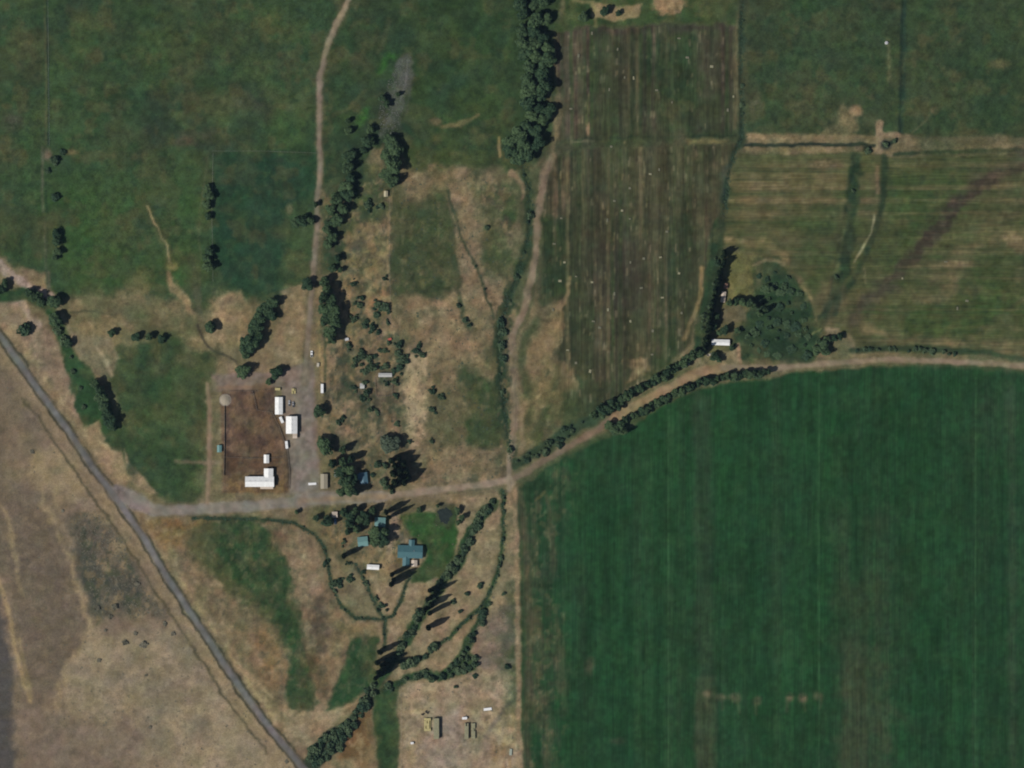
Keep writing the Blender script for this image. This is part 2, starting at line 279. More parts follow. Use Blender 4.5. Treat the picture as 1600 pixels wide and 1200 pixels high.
# ---- farmsteads by the road
poly([(500, 760), (640, 770), (700, 765), (700, 782), (640, 800), (640, 905), (560, 890), (505, 850), (490, 800)], (96, 90, 66), f=5, w=4); mottle([(500, 790), (640, 790), (640, 890), (540, 880)], 40, 5, 16, [(66, 72, 52), (118, 104, 80), (74, 78, 52), (130, 112, 76), (56, 66, 50)], .6, 26)
stroke([(616, 806), (612, 850), (606, 880)], 13, (128, 112, 94), f=4, w=3); stroke([(612, 830), (634, 848)], 10, (126, 110, 96), f=4, a=.8); poly([(510, 830), (548, 838), (545, 850), (520, 850)], (128, 108, 74), f=4, w=3, a=.8); poly([(596, 862), (616, 860), (612, 900), (580, 905)], (134, 120, 88), f=4, w=4, a=.8, brk=.2)
region(7, 'lawn', 'bright green lawn beside the large teal roofed house')
poly([(626, 806), (655, 797), (682, 800), (712, 792), (716, 830), (706, 872), (690, 900), (664, 900), (652, 895), (668, 872), (660, 848), (642, 838)], (45, 76, 44), f=4, w=3, reg=7); mottle([(630, 805), (700, 800), (700, 880), (665, 890)], 16, 6, 16, [(40, 70, 44), (52, 84, 46), (58, 78, 52)], .5, 27)
poly([(640, 892), (690, 888), (672, 905), (646, 912)], (44, 72, 46), f=3, w=3); blob(694, 806, 17, 20, (64, 72, 56), .8, 0, .1, .3)
stroke([(700, 770), (770, 760), (790, 770)], 6, (60, 72, 52), f=3, w=2, a=.7)
# north of the road: dry lots
lots = [(500, 300), (640, 250), (700, 262), (800, 280), (800, 700), (795, 745), (640, 760), (520, 770), (500, 700), (495, 560)]
poly(lots, (108, 97, 73), f=5, w=5); mottle(lots, 150, 7, 26, [(120, 105, 80), (90, 86, 62), (128, 112, 88), (76, 80, 58), (112, 96, 74)], .55, 28)
region(8, 'paddock', 'grazed paddock with dry brown lower half beside the creek')
pad = [(612, 262), (650, 252), (700, 270), (780, 330), (795, 460), (782, 520), (782, 740), (650, 745), (630, 560), (614, 480)]
poly(pad, (106, 95, 72), f=5, w=4, reg=8)
poly([(610, 300), (650, 300), (700, 296), (712, 350), (706, 420), (700, 452), (660, 470), (614, 465)], (57, 69, 49), f=9, w=7, a=.95, brk=.12)
mottle([(615, 300), (705, 300), (705, 450), (615, 460)], 26, 9, 24, [(50, 66, 47), (66, 74, 52), (74, 78, 54)], .5, 29); mottle([(620, 255), (720, 262), (720, 310), (620, 296)], 16, 8, 18, [(116, 98, 76), (104, 92, 66), (92, 90, 62)], .65, 30)
poly([(700, 290), (735, 290), (775, 420), (790, 470), (760, 480), (720, 470), (712, 380)], (116, 101, 80), f=8, w=7, a=.85, brk=.3); mottle([(740, 290), (800, 290), (800, 420), (775, 430)], 26, 7, 20, [(48, 70, 48), (60, 76, 52), (80, 82, 58)], .7, 31)
poly([(650, 470), (718, 455), (745, 510), (740, 580), (660, 560)], (124, 109, 84), f=10, w=9, a=.8, brk=.3); mottle([(620, 470), (720, 470), (740, 560), (640, 550)], 26, 5, 14, [(134, 112, 84), (84, 80, 62), (112, 94, 70)], .6, 32)
stroke([(700, 300), (712, 340), (722, 370), (740, 410), (755, 450), (766, 480), (772, 500)], 4, (52, 64, 50), f=2, w=3, a=.9); stroke([(708, 400), (715, 430), (717, 475), (726, 500), (735, 512)], 7, (54, 68, 52), f=3, w=3, a=.85, brk=.25)
pale = [(640, 545), (664, 548), (674, 580), (672, 640), (662, 690), (650, 700), (632, 690), (628, 600)]
poly(pale, (146, 130, 102), f=5, w=5, a=.95, brk=.1); blob(650, 545, 12, 8, (122, 104, 92), .7)
mottle([(680, 580), (780, 560), (785, 740), (690, 740)], 50, 6, 20, [(70, 76, 52), (112, 97, 72), (84, 82, 58), (118, 101, 78), (58, 72, 50)], .6, 33, (.8, 1.3))
poly([(728, 585), (780, 590), (790, 700), (784, 748), (742, 742), (730, 690), (738, 640)], (52, 71, 49), f=9, w=9, a=.9, brk=.25); poly([(668, 620), (700, 600), (730, 620), (712, 650), (690, 700), (672, 690)], (84, 84, 60), f=7, w=7, a=.6, brk=.4)
poly([(650, 720), (720, 690), (785, 700), (785, 745), (660, 758)], (118, 102, 80), f=8, w=7, a=.7, brk=.3)
stroke([(608, 330), (607, 420), (609, 480), (611, 520)], 4, (134, 114, 86), f=2, w=1.5, a=.8, brk=.2)
poly([(515, 432), (575, 428), (606, 435), (606, 470), (580, 510), (540, 520), (530, 470)], (130, 112, 78), f=5, w=5, a=.9, brk=.25); poly([(530, 340), (590, 335), (604, 365), (600, 430), (550, 420), (532, 395)], (112, 104, 70), f=7, w=6, a=.85, brk=.3)
mottle([(520, 430), (605, 430), (605, 515), (530, 515)], 26, 3, 9, [(84, 84, 60), (142, 124, 86), (134, 106, 80), (72, 78, 58)], .7, 34)
poly([(505, 300), (545, 250), (600, 260), (605, 330), (560, 345), (530, 400), (505, 430)], (58, 74, 54), f=7, w=6, a=.9, brk=.15); mottle([(545, 255), (600, 255), (605, 340), (550, 345)], 22, 5, 13, [(92, 94, 62), (122, 110, 72), (70, 92, 54), (48, 66, 48)], .7, 35)
blob(558, 385, 14, 10, (74, 74, 62), .85); blob(555, 390, 8, 6, (88, 82, 74), .6)
poly([(510, 520), (600, 515), (610, 540), (605, 580), (520, 600), (510, 560)], (112, 98, 72), f=5, w=4, a=.9, brk=.2); blob(590, 525, 12, 9, (92, 76, 70), .85); blob(520, 572, 12, 18, (124, 108, 84), .8)
poly([(505, 600), (560, 598), (565, 625), (510, 628)], (66, 64, 54), f=4, w=4, a=.9, brk=.35, nz=NC); mottle([(508, 600), (560, 600), (562, 626), (510, 626)], 20, 2.5, 6, [(90, 82, 72), (46, 54, 46), (110, 98, 80)], .7, 36)
poly([(585, 582), (613, 584), (613, 618), (588, 620)], (116, 98, 82), f=3, w=1.5, a=.8); mottle([(510, 630), (620, 630), (630, 690), (520, 690)], 40, 4, 12, [(104, 86, 74), (90, 82, 62), (124, 106, 82), (76, 78, 58), (110, 92, 80)], .7, 37)
mottle([(515, 525), (628, 530), (632, 650), (520, 660)], 90, 3, 10, [(58, 66, 52), (74, 74, 58), (96, 84, 70), (46, 60, 48), (128, 112, 86)], .7, 72)
mottle([(530, 440), (606, 440), (606, 520), (535, 520)], 30, 3, 8, [(66, 72, 54), (84, 82, 60), (52, 64, 50)], .65, 73)
poly([(566, 590), (584, 588), (586, 650), (570, 655)], (54, 64, 52), f=4, w=4, a=.7, brk=.3); poly([(614, 525), (634, 540), (634, 580), (618, 585)], (56, 66, 52), f=4, w=4, a=.7, brk=.3)
stroke([(497, 500), (500, 560), (503, 600)], 6, (138, 124, 88), f=2.5, w=1.5, a=.85); stroke([(508, 510), (507, 595)], 3, (48, 64, 44), f=2, a=.8, brk=.3)
poly([(440, 455), (470, 445), (474, 520), (472, 575), (430, 570), (425, 530), (440, 490)], (124, 108, 82), f=6, w=5, a=.9, brk=.3); poly([(400, 540), (430, 530), (470, 580), (470, 600), (330, 605), (345, 560), (375, 580)], (112, 99, 76), f=6, w=4, a=.9, brk=.2)
stroke([(418, 462), (440, 452), (475, 440)], 4, (78, 90, 64), f=2, a=.7)
poly([(540, 700), (620, 700), (660, 720), (650, 760), (560, 765), (500, 770), (498, 700)], (92, 86, 64), f=5, w=4, a=.7, brk=.3); mottle([(600, 705), (650, 700), (700, 740), (640, 755)], 12, 5, 12, [(120, 104, 80), (56, 68, 50)], .6, 38)
# reedy pasture north of there
region(9, 'pasture', 'green pasture between the straight lane and the dense tree belt')
nm = [(548, -130), (830, -130), (815, 60), (800, 180), (795, 262), (700, 258), (640, 250), (610, 215), (560, 250), (505, 300), (505, 110), (545, 5)]
poly(nm, (47, 66, 49), f=6, w=5, reg=9); mottle(nm, 70, 10, 32, [(42, 62, 50), (52, 74, 48), (60, 72, 50), (44, 68, 44)], .5, 39)
mottle([(640, 0), (800, 0), (790, 170), (640, 160)], 36, 8, 26, [(64, 80, 52), (44, 62, 42), (58, 76, 46), (40, 60, 44)], .6, 40)
mottle([(640, 170), (800, 160), (795, 258), (650, 255)], 40, 5, 18, [(84, 86, 56), (62, 78, 48), (70, 80, 52), (52, 66, 46)], .65, 41); stroke([(690, 200), (715, 195), (745, 182)], 7, (104, 96, 66), f=3, w=4, a=.85); blob(683, 190, 9, 6, (112, 96, 72), .8); stroke([(778, 215), (781, 245)], 5, (128, 112, 76), f=2, a=.9)
mottle([(520, 60), (600, 60), (600, 170), (510, 180)], 16, 8, 20, [(72, 74, 56), (54, 70, 50)], .5, 42)
poly([(622, 90), (644, 85), (640, 130), (622, 212), (588, 212), (590, 170), (604, 130)], (80, 85, 78), f=4, w=4, a=.95, brk=.15); stroke([(636, 95), (632, 130), (626, 155)], 3, (112, 114, 108), f=1.5, w=1.5, a=.8, brk=.3); stroke([(634, 150), (628, 190), (624, 210)], 3, (44, 60, 50), a=.7)
blob(574, 178, 9, 11, (56, 112, 52), .9, 0, .2); blob(565, 190, 10, 8, (66, 104, 54), .7); stroke([(592, 110), (604, 88), (616, 90)], 9, (46, 84, 42), f=4, w=3, a=.8); stroke([(606, 30), (600, 60), (590, 80)], 7, (76, 76, 58), f=4, w=4, a=.5); stroke([(520, 180), (545, 168), (572, 140)], 5, (76, 84, 60), f=3, a=.6)
poly([(796, -130), (872, -130), (872, 60), (866, 150), (862, 220), (840, 262), (794, 264), (790, 150)], (50, 68, 48), f=5, w=5)
mottle([(796, 0), (866, 0), (860, 220), (796, 255)], 30, 6, 16, [(44, 62, 46), (60, 78, 50), (40, 58, 46)], .6, 60)
stroke([(602, 128), (584, 190), (560, 235), (546, 295), (528, 345), (518, 410)], 27, (47, 62, 49), f=6, w=6, a=.9, brk=.15); stroke([(612, 205), (612, 290)], 22, (47, 62, 49), f=5, w=4, a=.9)
# ---- striped mown fields
def streak(pts, base, cols, seed, per=7.0, vert=True, amt=.55):
    xs = [p[0] for p in pts]; ys = [p[1] for p in pts]
    sl = win(min(xs) - 8, max(xs) + 8, min(ys) - 8, max(ys) + 8)
    x = GX[sl] + 2 * WXA[sl]; y = GY[sl] + 2 * WYA[sl]
    m = sm(.5 - poly_sd(x, y, pts) / 6)
    u = (GX if vert else GY)[sl] + 1.2 * (WXA if vert else WYA)[sl]
    r = np.random.default_rng(seed)
    row = np.floor(u / per).astype(int); tv = r.integers(0, len(cols), 4000); ta = r.uniform(0, 1, 4000)
    c = np.array(cols, np.float32)[tv[row % 4000]]
    ph = u / per - np.floor(u / per)
    lineshape = .35 + .65 * np.sin(np.pi * ph) ** 1.2
    long = (VST2 if vert else HST)[sl]
    k = m * amt * ta[row % 4000] * lineshape * np.clip(.6 + 1.1 * long, 0, 1)
    P[sl] += (c - P[sl]) * k[..., None]
region(10, 'hay_field', 'mown hay field with faint north-south stripes right of the tree belt')
fn = [(862, 48), (1000, 42), (1148, 38), (1150, 130), (1152, 212), (1020, 220), (868, 226), (880, 170), (866, 110)]
poly(fn, (61, 66, 49), f=4, w=3, reg=10)
mottle(fn, 44, 10, 34, [(52, 66, 47), (68, 64, 52), (46, 62, 46), (66, 70, 50)], .5, 43, (.6, 1.6))
poly([(868, 50), (930, 48), (905, 120), (905, 215), (880, 215), (872, 140)], (74, 66, 56), f=10, w=7, a=.75, brk=.3); poly([(1010, 60), (1080, 55), (1090, 130), (1070, 200), (1030, 190)], (46, 68, 48), f=12, w=7, a=.7, brk=.2); poly([(1090, 60), (1145, 45), (1145, 130), (1105, 150)], (70, 64, 52), f=9, w=6, a=.7, brk=.25)
stroke([(885, 50), (1000, 46), (1090, 42), (1145, 42)], 12, (66, 58, 52), f=5, w=3, a=.7, brk=.4)
streak(fn, None, [(88, 80, 59), (44, 46, 39), (80, 69, 57), (48, 68, 46), (60, 52, 46)], 3, 6.4, True, 1.1); streak(fn, None, [(52, 48, 44), (92, 86, 66), (48, 66, 46)], 4, 9, True, .5)
stroke([(919, 195), (920, 225), (921, 245)], 5, (124, 104, 78), f=2, w=1); stroke([(918, 150), (918, 195)], 3, (84, 98, 62), f=2, a=.7)
poly([(870, 218), (1150, 205), (1156, 224), (860, 238)], (54, 68, 50), f=4, w=4, a=.8, brk=.2); stroke([(880, 220), (1000, 214), (1150, 212)], 3, (38, 52, 44), f=2, w=2, a=.8, brk=.2); stroke([(1075, 222), (1135, 220)], 8, (112, 104, 70), f=4, w=2, a=.85); stroke([(893, 221), (930, 221)], 2.5, (116, 110, 84), f=1.5, a=.8)
region(11, 'hay_field', 'large striped mown hay field dotted with pale bales in the centre')
fs = [(858, 246), (900, 232), (1158, 224), (1140, 262), (1130, 330), (1112, 392), (1096, 470), (1078, 538), (1020, 585), (930, 645), (880, 640), (868, 580), (876, 520), (868, 470), (846, 480), (842, 420), (850, 330)]
poly(fs, (66, 69, 51), f=5, w=4, reg=11); mottle(fs, 80, 12, 40, [(54, 66, 47), (70, 68, 52), (76, 74, 54), (50, 62, 46), (62, 60, 50)], .5, 44, (.6, 1.7))
poly([(868, 245), (900, 240), (900, 330), (860, 340)], (104, 90, 68), f=9, w=7, a=.7, brk=.4); poly([(850, 340), (890, 340), (880, 460), (845, 470)], (50, 68, 49), f=9, w=6, a=.85, brk=.2)
poly([(935, 380), (1000, 380), (1000, 480), (940, 500)], (64, 60, 52), f=14, w=8, a=.7, brk=.3); poly([(1060, 240), (1140, 250), (1110, 380), (1080, 380)], (82, 78, 56), f=12, w=8, a=.65, brk=.4); poly([(985, 520), (1070, 470), (1060, 540), (985, 600)], (72, 72, 52), f=10, w=7, a=.6, brk=.3)
streak(fs, None, [(94, 86, 63), (44, 46, 38), (86, 75, 60), (50, 68, 45), (60, 52, 44), (46, 58, 42)], 5, 6.4, True, 1.15); streak(fs, None, [(54, 52, 46), (96, 88, 64), (48, 66, 46)], 6, 10, True, .5)
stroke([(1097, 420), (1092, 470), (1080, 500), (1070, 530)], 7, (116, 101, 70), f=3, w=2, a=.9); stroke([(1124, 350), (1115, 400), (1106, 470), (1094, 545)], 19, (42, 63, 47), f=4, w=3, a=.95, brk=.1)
tanc = [(884, 466), (878, 520), (858, 560), (856, 590), (834, 600), (818, 580), (824, 545), (850, 510), (868, 478)]
poly(tanc, (116, 100, 74), f=5, w=5, a=.95, brk=.2); stroke([(890, 432), (884, 470), (868, 515)], 6, (120, 104, 74), f=3, w=3, a=.8)
poly([(812, 600), (850, 560), (885, 570), (905, 620), (900, 650), (870, 668), (850, 640), (840, 690), (820, 700)], (108, 96, 68), f=5, w=5, a=.9, brk=.25); mottle([(815, 600), (890, 560), (900, 650), (830, 690)], 30, 3, 9, [(130, 114, 84), (70, 74, 54), (124, 108, 78), (88, 86, 58)], .75, 45, (.6, 1.8), .35)
poly([(985, 565), (1012, 556), (1016, 575), (980, 600)], (116, 96, 70), f=4, w=4, a=.8); poly([(880, 620), (930, 600), (960, 600), (920, 660), (880, 680)], (58, 66, 48), f=6, w=5, a=.8, brk=.2)
rs = random.Random(91)
for pts_, n_ in ((fs, 230), (fn, 80)):
    k_ = 0
    while k_ < n_:
        x_, y_ = rs.uniform(845, 1155), rs.uniform(40, 640)
        if inside(x_, y_, pts_):
            k_ += 1; l_ = rs.uniform(2, 11); stroke([(x_, y_), (x_ + rs.uniform(-1, 1), y_ + l_)], rs.uniform(1.4, 3), rs.choice([(112, 106, 80), (104, 96, 70), (122, 116, 92)]), f=1.6, w=.8, a=rs.uniform(.35, .8))
# creek through the centre with its worn track
poly([(800, 270), (850, 262), (850, 330), (846, 420), (826, 490), (808, 530), (800, 560), (775, 560), (775, 510), (800, 440), (812, 360)], (74, 80, 58), f=5, w=4, a=.85, brk=.2)
stroke(creek_n, 15, (56, 68, 52), f=5, w=4, a=.8); stroke(creek_n, 8, (41, 57, 46), f=3, w=3); stroke([(858, 244), (845, 280), (840, 335)], 7, (62, 74, 54), f=3, w=2, a=.8); stroke([(800, 268), (815, 285), (820, 310)], 9, (124, 106, 84), f=3, w=3)
stroke([(797, 462), (783, 510), (780, 560), (785, 610), (791, 660), (797, 705)], 16, (42, 59, 46), f=4, w=7, a=.95, brk=.25); stroke([(822, 275), (828, 330), (826, 372), (812, 420)], 12, (43, 60, 47), f=4, w=4, a=.9)
stroke([(838, 500), (812, 560), (822, 610)], 14, (56, 70, 50), f=6, w=4, a=.7, brk=.3); stroke([(798, 560), (808, 600), (800, 650), (806, 690)], 7, (110, 96, 76), f=3, w=3, a=.7, brk=.3)
stroke([(800, 530), (803, 580), (815, 610)], 8, (104, 92, 72), f=3, w=2, a=.7)
# top centre
poly([(862, -130), (1160, -130), (1158, 36), (1000, 40), (870, 46), (880, 20)], (58, 76, 50), f=5, w=4); mottle([(870, -10), (1155, -10), (1150, 34), (890, 40)], 30, 5, 16, [(50, 82, 48), (72, 82, 54), (46, 66, 46)], .6, 46)
poly([(922, 4), (960, 8), (1004, 6), (1000, 26), (960, 32), (925, 28)], (130, 114, 84), f=3, w=3, a=.95); blob(1046, 4, 24, 20, (134, 110, 82), .95, 0, .1, .25); stroke([(895, 0), (925, 4), (932, 40)], 5, (120, 112, 76), f=3, w=2, a=.8)
# ---- north-east pastures
region(12, 'pasture', 'dull green pasture in the upper right, left of the dark ditch')
ne1 = [(1166, -130), (1412, -130), (1406, 206), (1380, 212), (1166, 212)]
poly(ne1, (52, 70, 51), f=4, w=3, reg=12); mottle(ne1, 60, 12, 38, [(46, 64, 50), (60, 74, 53), (56, 66, 52), (48, 72, 50), (64, 72, 54)], .5, 47)
region(13, 'pasture', 'dull green pasture in the upper right corner')
ne2 = [(1412, -130), (1730, -130), (1730, 212), (1440, 214), (1406, 206)]
poly(ne2, (52, 69, 50), f=4, w=3, reg=13); mottle(ne2, 60, 12, 38, [(45, 66, 49), (60, 72, 52), (66, 74, 54), (48, 62, 50)], .5, 48)
stroke([(1416, -120), (1412, 60), (1408, 205)], 9, (38, 56, 49), f=3, w=2, a=.9); stroke([(1402, 20), (1400, 205)], 6, (62, 76, 54), f=3, a=.5)
stroke([(1390, 62), (1390, 90), (1391, 125)], 8, (96, 98, 70), f=4, w=3, a=.75); stroke([(1425, 208), (1445, 190), (1462, 170)], 2.6, (92, 94, 68), f=2, w=1.5, a=.7, brk=.3); blob(1459, 172, 6, 5, (110, 98, 70), .7); blob(1562, 100, 16, 8, (98, 92, 62), .6); blob(1492, 122, 8, 6, (88, 84, 60), .5)
poly([(1262, 212), (1300, 190), (1322, 160), (1338, 185), (1330, 214)], (112, 102, 74), f=7, w=6, a=.8, brk=.3); blob(1338, 174, 9, 8, (132, 112, 84), .9); blob(1180, 170, 12, 20, (92, 88, 66), .7); blob(1500, 215, 60, 10, (76, 78, 58), .5)
stroke([(1166, 212), (1300, 214), (1370, 216)], 9, (118, 104, 76), f=4, w=2, a=.85, brk=.2); stroke([(1166, 234), (1300, 236), (1365, 236)], 9, (112, 100, 72), f=4, w=2, a=.85, brk=.2)
stroke([(1160, 227), (1250, 226), (1350, 226), (1385, 227), (1402, 218)], 5, (33, 44, 41), f=1.6, w=1.6, a=.95, brk=.1)
stroke([(1400, 216), (1500, 220), (1720, 222)], 8, (92, 88, 66), f=4, w=2, a=.7, brk=.3); stroke([(1480, 231), (1720, 229)], 6, (116, 104, 78), f=3, w=2, a=.8, brk=.45); stroke([(1400, 240), (1500, 236), (1720, 234)], 6, (42, 60, 46), f=2.5, w=2, a=.85)
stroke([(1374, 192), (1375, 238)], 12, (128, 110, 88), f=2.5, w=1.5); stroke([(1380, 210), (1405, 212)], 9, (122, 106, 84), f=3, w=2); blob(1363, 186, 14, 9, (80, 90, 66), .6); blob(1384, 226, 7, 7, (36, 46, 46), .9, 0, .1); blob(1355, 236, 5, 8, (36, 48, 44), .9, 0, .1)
# north-south ditch on the left of them
region(14, 'pasture', 'weedy strip along the ditch beside the mown fields')
poly([(1150, -130), (1168, -130), (1168, 222), (1152, 245), (1140, 340), (1128, 360), (1112, 392), (1128, 330), (1140, 262), (1152, 225)], (60, 72, 55), f=3, w=3, a=.9, reg=14); ditch_c = [(1160, 10), (1158, 120), (1160, 215), (1146, 245), (1136, 290), (1132, 335)]
stroke([(1161, -120)] + ditch_c, 9, (42, 57, 49), f=3, w=3, a=.85, brk=.15); stroke([(1152, 20), (1150, 100), (1148, 200)], 5, (96, 90, 66), f=2.5, w=2, a=.6, brk=.6); stroke([(1136, 262), (1134, 310)], 12, (44, 58, 58), f=5, w=3, a=.7)
# ---- east hay field
region(15, 'hay_field', 'patchy green and tan hay field on the right with east-west stripes')
ef = [(1160, 242), (1350, 240), (1380, 244), (1730, 238), (1730, 562), (1500, 553), (1340, 550), (1330, 520), (1290, 512), (1262, 470), (1240, 430), (1200, 402), (1150, 388), (1120, 384), (1132, 345), (1146, 262)]
poly(ef, (76, 80, 54), f=4, w=3, reg=15)
mottle(ef, 70, 12, 38, [(60, 78, 50), (92, 86, 60), (70, 78, 52), (84, 78, 60), (56, 76, 48)], .55, 49, (1.8, .7))
poly([(1150, 262), (1240, 250), (1320, 260), (1320, 330), (1230, 340), (1150, 370)], (96, 88, 62), f=14, w=10, a=.65, brk=.4); poly([(1230, 340), (1320, 320), (1320, 410), (1270, 420)], (66, 78, 54), f=10, w=8, a=.6, brk=.3)
stroke([(1138, 378), (1190, 382), (1225, 400), (1245, 430), (1265, 470)], 15, (114, 100, 70), f=6, w=4, a=.85, brk=.2); blob(1290, 258, 30, 9, (104, 86, 66), .6)
poly([(1390, 270), (1530, 250), (1490, 320), (1430, 380), (1380, 390), (1380, 300)], (60, 78, 50), f=14, w=8, a=.8, brk=.25)
stroke([(1640, 220), (1530, 285), (1490, 322), (1462, 350), (1438, 390), (1405, 430), (1370, 460), (1345, 480)], 24, (68, 64, 53), f=11, w=9, a=.7, brk=.4); stroke([(1560, 270), (1500, 318), (1460, 356), (1430, 400)], 13, (54, 49, 43), f=5, w=7, a=.95, brk=.2); stroke([(1500, 318), (1470, 352), (1458, 375)], 18, (56, 50, 44), f=6, w=6, a=.8, brk=.3); stroke([(1430, 400), (1400, 432), (1365, 462)], 11, (58, 53, 46), f=5, w=6, a=.8, brk=.3)
poly([(1470, 250), (1720, 245), (1720, 330), (1560, 300)], (82, 78, 58), f=14, w=9, a=.55, brk=.4); poly([(1490, 395), (1560, 370), (1720, 360), (1720, 385), (1560, 400), (1500, 440), (1470, 470)], (104, 90, 66), f=9, w=7, a=.75, brk=.3); poly([(1460, 420), (1500, 430), (1500, 480), (1400, 490)], (96, 86, 64), f=10, w=8, a=.6, brk=.3)
poly([(1400, 485), (1480, 470), (1560, 440), (1600, 480), (1520, 520), (1420, 520)], (58, 78, 48), f=12, w=8, a=.75, brk=.2); poly([(1540, 380), (1600, 400), (1580, 440), (1510, 430)], (62, 76, 50), f=10, w=8, a=.6)
stroke([(1352, 512), (1400, 530), (1470, 535), (1520, 545), (1720, 552)], 13, (108, 96, 70), f=6, w=4, a=.8, brk=.3); stroke([(1500, 540), (1525, 520), (1560, 495), (1620, 450)], 5, (60, 62, 48), f=3, w=3, a=.6, brk=.3); stroke([(1520, 530), (1570, 500), (1600, 470)], 12, (92, 88, 62), f=6, w=4, a=.4)
streak(ef, None, [(104, 96, 68), (52, 66, 46), (92, 86, 60), (56, 74, 48)], 8, 4.5, False, .55); streak(ef, None, [(112, 98, 70), (58, 74, 48)], 9, 11, False, .4)
stroke([(1338, 250), (1332, 320), (1325, 380), (1318, 420), (1300, 460), (1292, 490)], 18, (37, 53, 43), f=5, w=5, a=1, brk=.1); stroke([(1384, 245), (1381, 300), (1372, 350), (1348, 410), (1325, 450), (1300, 490)], 9, (38, 54, 44), f=3, w=2, a=.8, brk=.2); stroke([(1366, 338), (1364, 360), (1350, 385), (1336, 408)], 3.4, (128, 126, 96), f=1.6, w=1.5, a=.9, brk=.2); stroke([(1372, 262), (1372, 300)], 6, (112, 94, 74), f=2.5, w=2, a=.7, brk=.4); stroke([(1351, 420), (1352, 445)], 3, (116, 110, 80), f=2, a=.6)
poly([(1280, 440), (1320, 430), (1330, 500), (1290, 515), (1268, 480)], (88, 82, 60), f=7, w=5, a=.7, brk=.3); stroke([(1316, 430), (1310, 470), (1305, 490)], 7, (52, 62, 50), f=3, w=2, a=.8)
stroke([(1328, 400), (1314, 432), (1300, 464), (1288, 492), (1276, 520)], 13, (42, 56, 45), f=5, w=6, a=.85, brk=.3); stroke([(1400, 432), (1370, 460), (1345, 480), (1335, 505)], 20, (66, 62, 50), f=8, w=7, a=.7, brk=.3); stroke([(1700, 245), (1620, 258), (1560, 272), (1520, 300)], 12, (62, 56, 47), f=6, w=7, a=.75, brk=.45)
# ---- eastern farmstead
region(16, 'lawn', 'dark green tree lot around the small farmstead at the right')
fl = [(1178, 414), (1205, 408), (1240, 425), (1262, 470), (1280, 510), (1275, 545), (1262, 562), (1200, 568), (1150, 566), (1140, 530), (1165, 500), (1172, 470)]
poly([(1110, 388), (1200, 398), (1262, 470), (1290, 520), (1270, 566), (1100, 570), (1092, 540)], (92, 90, 62), f=4, w=3); poly(fl, (40, 60, 46), f=5, w=7, reg=16); mottle(fl, 70, 4, 14, [(50, 74, 52), (36, 54, 44), (64, 78, 56), (38, 60, 44), (76, 80, 58)], .65, 50)
poly([(1136, 392), (1180, 400), (1176, 468), (1140, 466)], (98, 98, 62), f=4, w=4, a=.9, brk=.3); stroke([(1142, 445), (1150, 470)], 8, (128, 120, 76), f=3, a=.8); stroke([(1178, 412), (1200, 406), (1225, 412)], 5, (122, 112, 84), f=2.5, a=.8); blob(1186, 430, 6, 20, (104, 100, 72), .7)
poly([(1110, 555), (1140, 550), (1156, 545), (1158, 572), (1100, 578)], (128, 112, 86), f=3, w=2, a=.9); stroke([(1106, 545), (1102, 575)], 6, (124, 110, 84), f=2, a=.8); poly([(1118, 480), (1160, 478), (1168, 500), (1140, 505), (1120, 500)], (92, 88, 70), f=4, w=3, a=.7); stroke([(1153, 540), (1158, 575)], 6, (132, 108, 86), f=2, a=.9)
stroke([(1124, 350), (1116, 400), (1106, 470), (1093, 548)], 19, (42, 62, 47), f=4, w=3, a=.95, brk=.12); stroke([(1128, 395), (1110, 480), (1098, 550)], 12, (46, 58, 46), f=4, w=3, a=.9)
stroke([(1264, 526), (1282, 512)], 3, (104, 112, 76), f=1.5, a=.8); poly([(1290, 512), (1312, 512), (1312, 520), (1292, 522)], (122, 110, 86), f=2, w=1, a=.9)
stroke([(1330, 546), (1420, 544), (1520, 550), (1600, 562), (1720, 570)], 8, (47, 62, 49), f=3, w=2, a=.9, brk=.15); stroke([(1290, 566), (1330, 556), (1400, 554)], 5, (112, 100, 72), f=2.5, a=.8)
# ---- the big irrigated field
region(17, 'crop_field', 'huge dark green irrigated crop field filling the lower right')
al = [(810, 764), (838, 742), (880, 716), (930, 690), (985, 668), (1040, 632), (1090, 608), (1150, 596), (1260, 580), (1400, 570), (1520, 570), (1600, 577), (1730, 585), (1730, 1330), (822, 1330), (816, 1100), (814, 900)]
poly(al, (35, 68, 43), f=4, w=3, reg=17)
mottle(al, 130, 20, 70, [(33, 70, 41), (41, 67, 48), (31, 63, 44), (35, 73, 42), (46, 66, 48)], .26, 51, (.55, 1.9))
edge = [(815, 780), (870, 725), (900, 720), (880, 800), (870, 900), (880, 1000), (870, 1200), (818, 1210)]
mottle(edge, 80, 5, 17, [(66, 74, 54), (84, 80, 60), (46, 70, 46), (98, 88, 68), (56, 66, 52)], .55, 52, (.45, 2.2), -.15); blob(868, 740, 6, 10, (98, 94, 64), .8); stroke([(836, 782), (850, 768)], 4, (104, 100, 68), f=2, a=.8)
stroke([(806, 765), (808, 900), (809, 1000), (812, 1200), (814, 1320)], 8, (132, 114, 90), f=3, w=2, a=.9, brk=.15); stroke([(813, 770), (822, 850), (826, 1000), (822, 1200)], 10, (84, 76, 60), f=5, w=2, a=.7, brk=.3)
poly([(1310, 800), (1350, 780), (1400, 800), (1400, 960), (1390, 1330), (1312, 1330), (1308, 1000)], (60, 70, 52), f=26, w=16, a=.42, brk=.8, nz=VST2); poly([(1312, 1010), (1360, 1010), (1380, 1100), (1370, 1330), (1312, 1330)], (78, 78, 58), f=26, w=14, a=.5, brk=.8, nz=VST2); poly([(1310, 900), (1380, 905), (1380, 965), (1312, 960)], (58, 68, 46), f=16, w=10, a=.4, brk=.5)
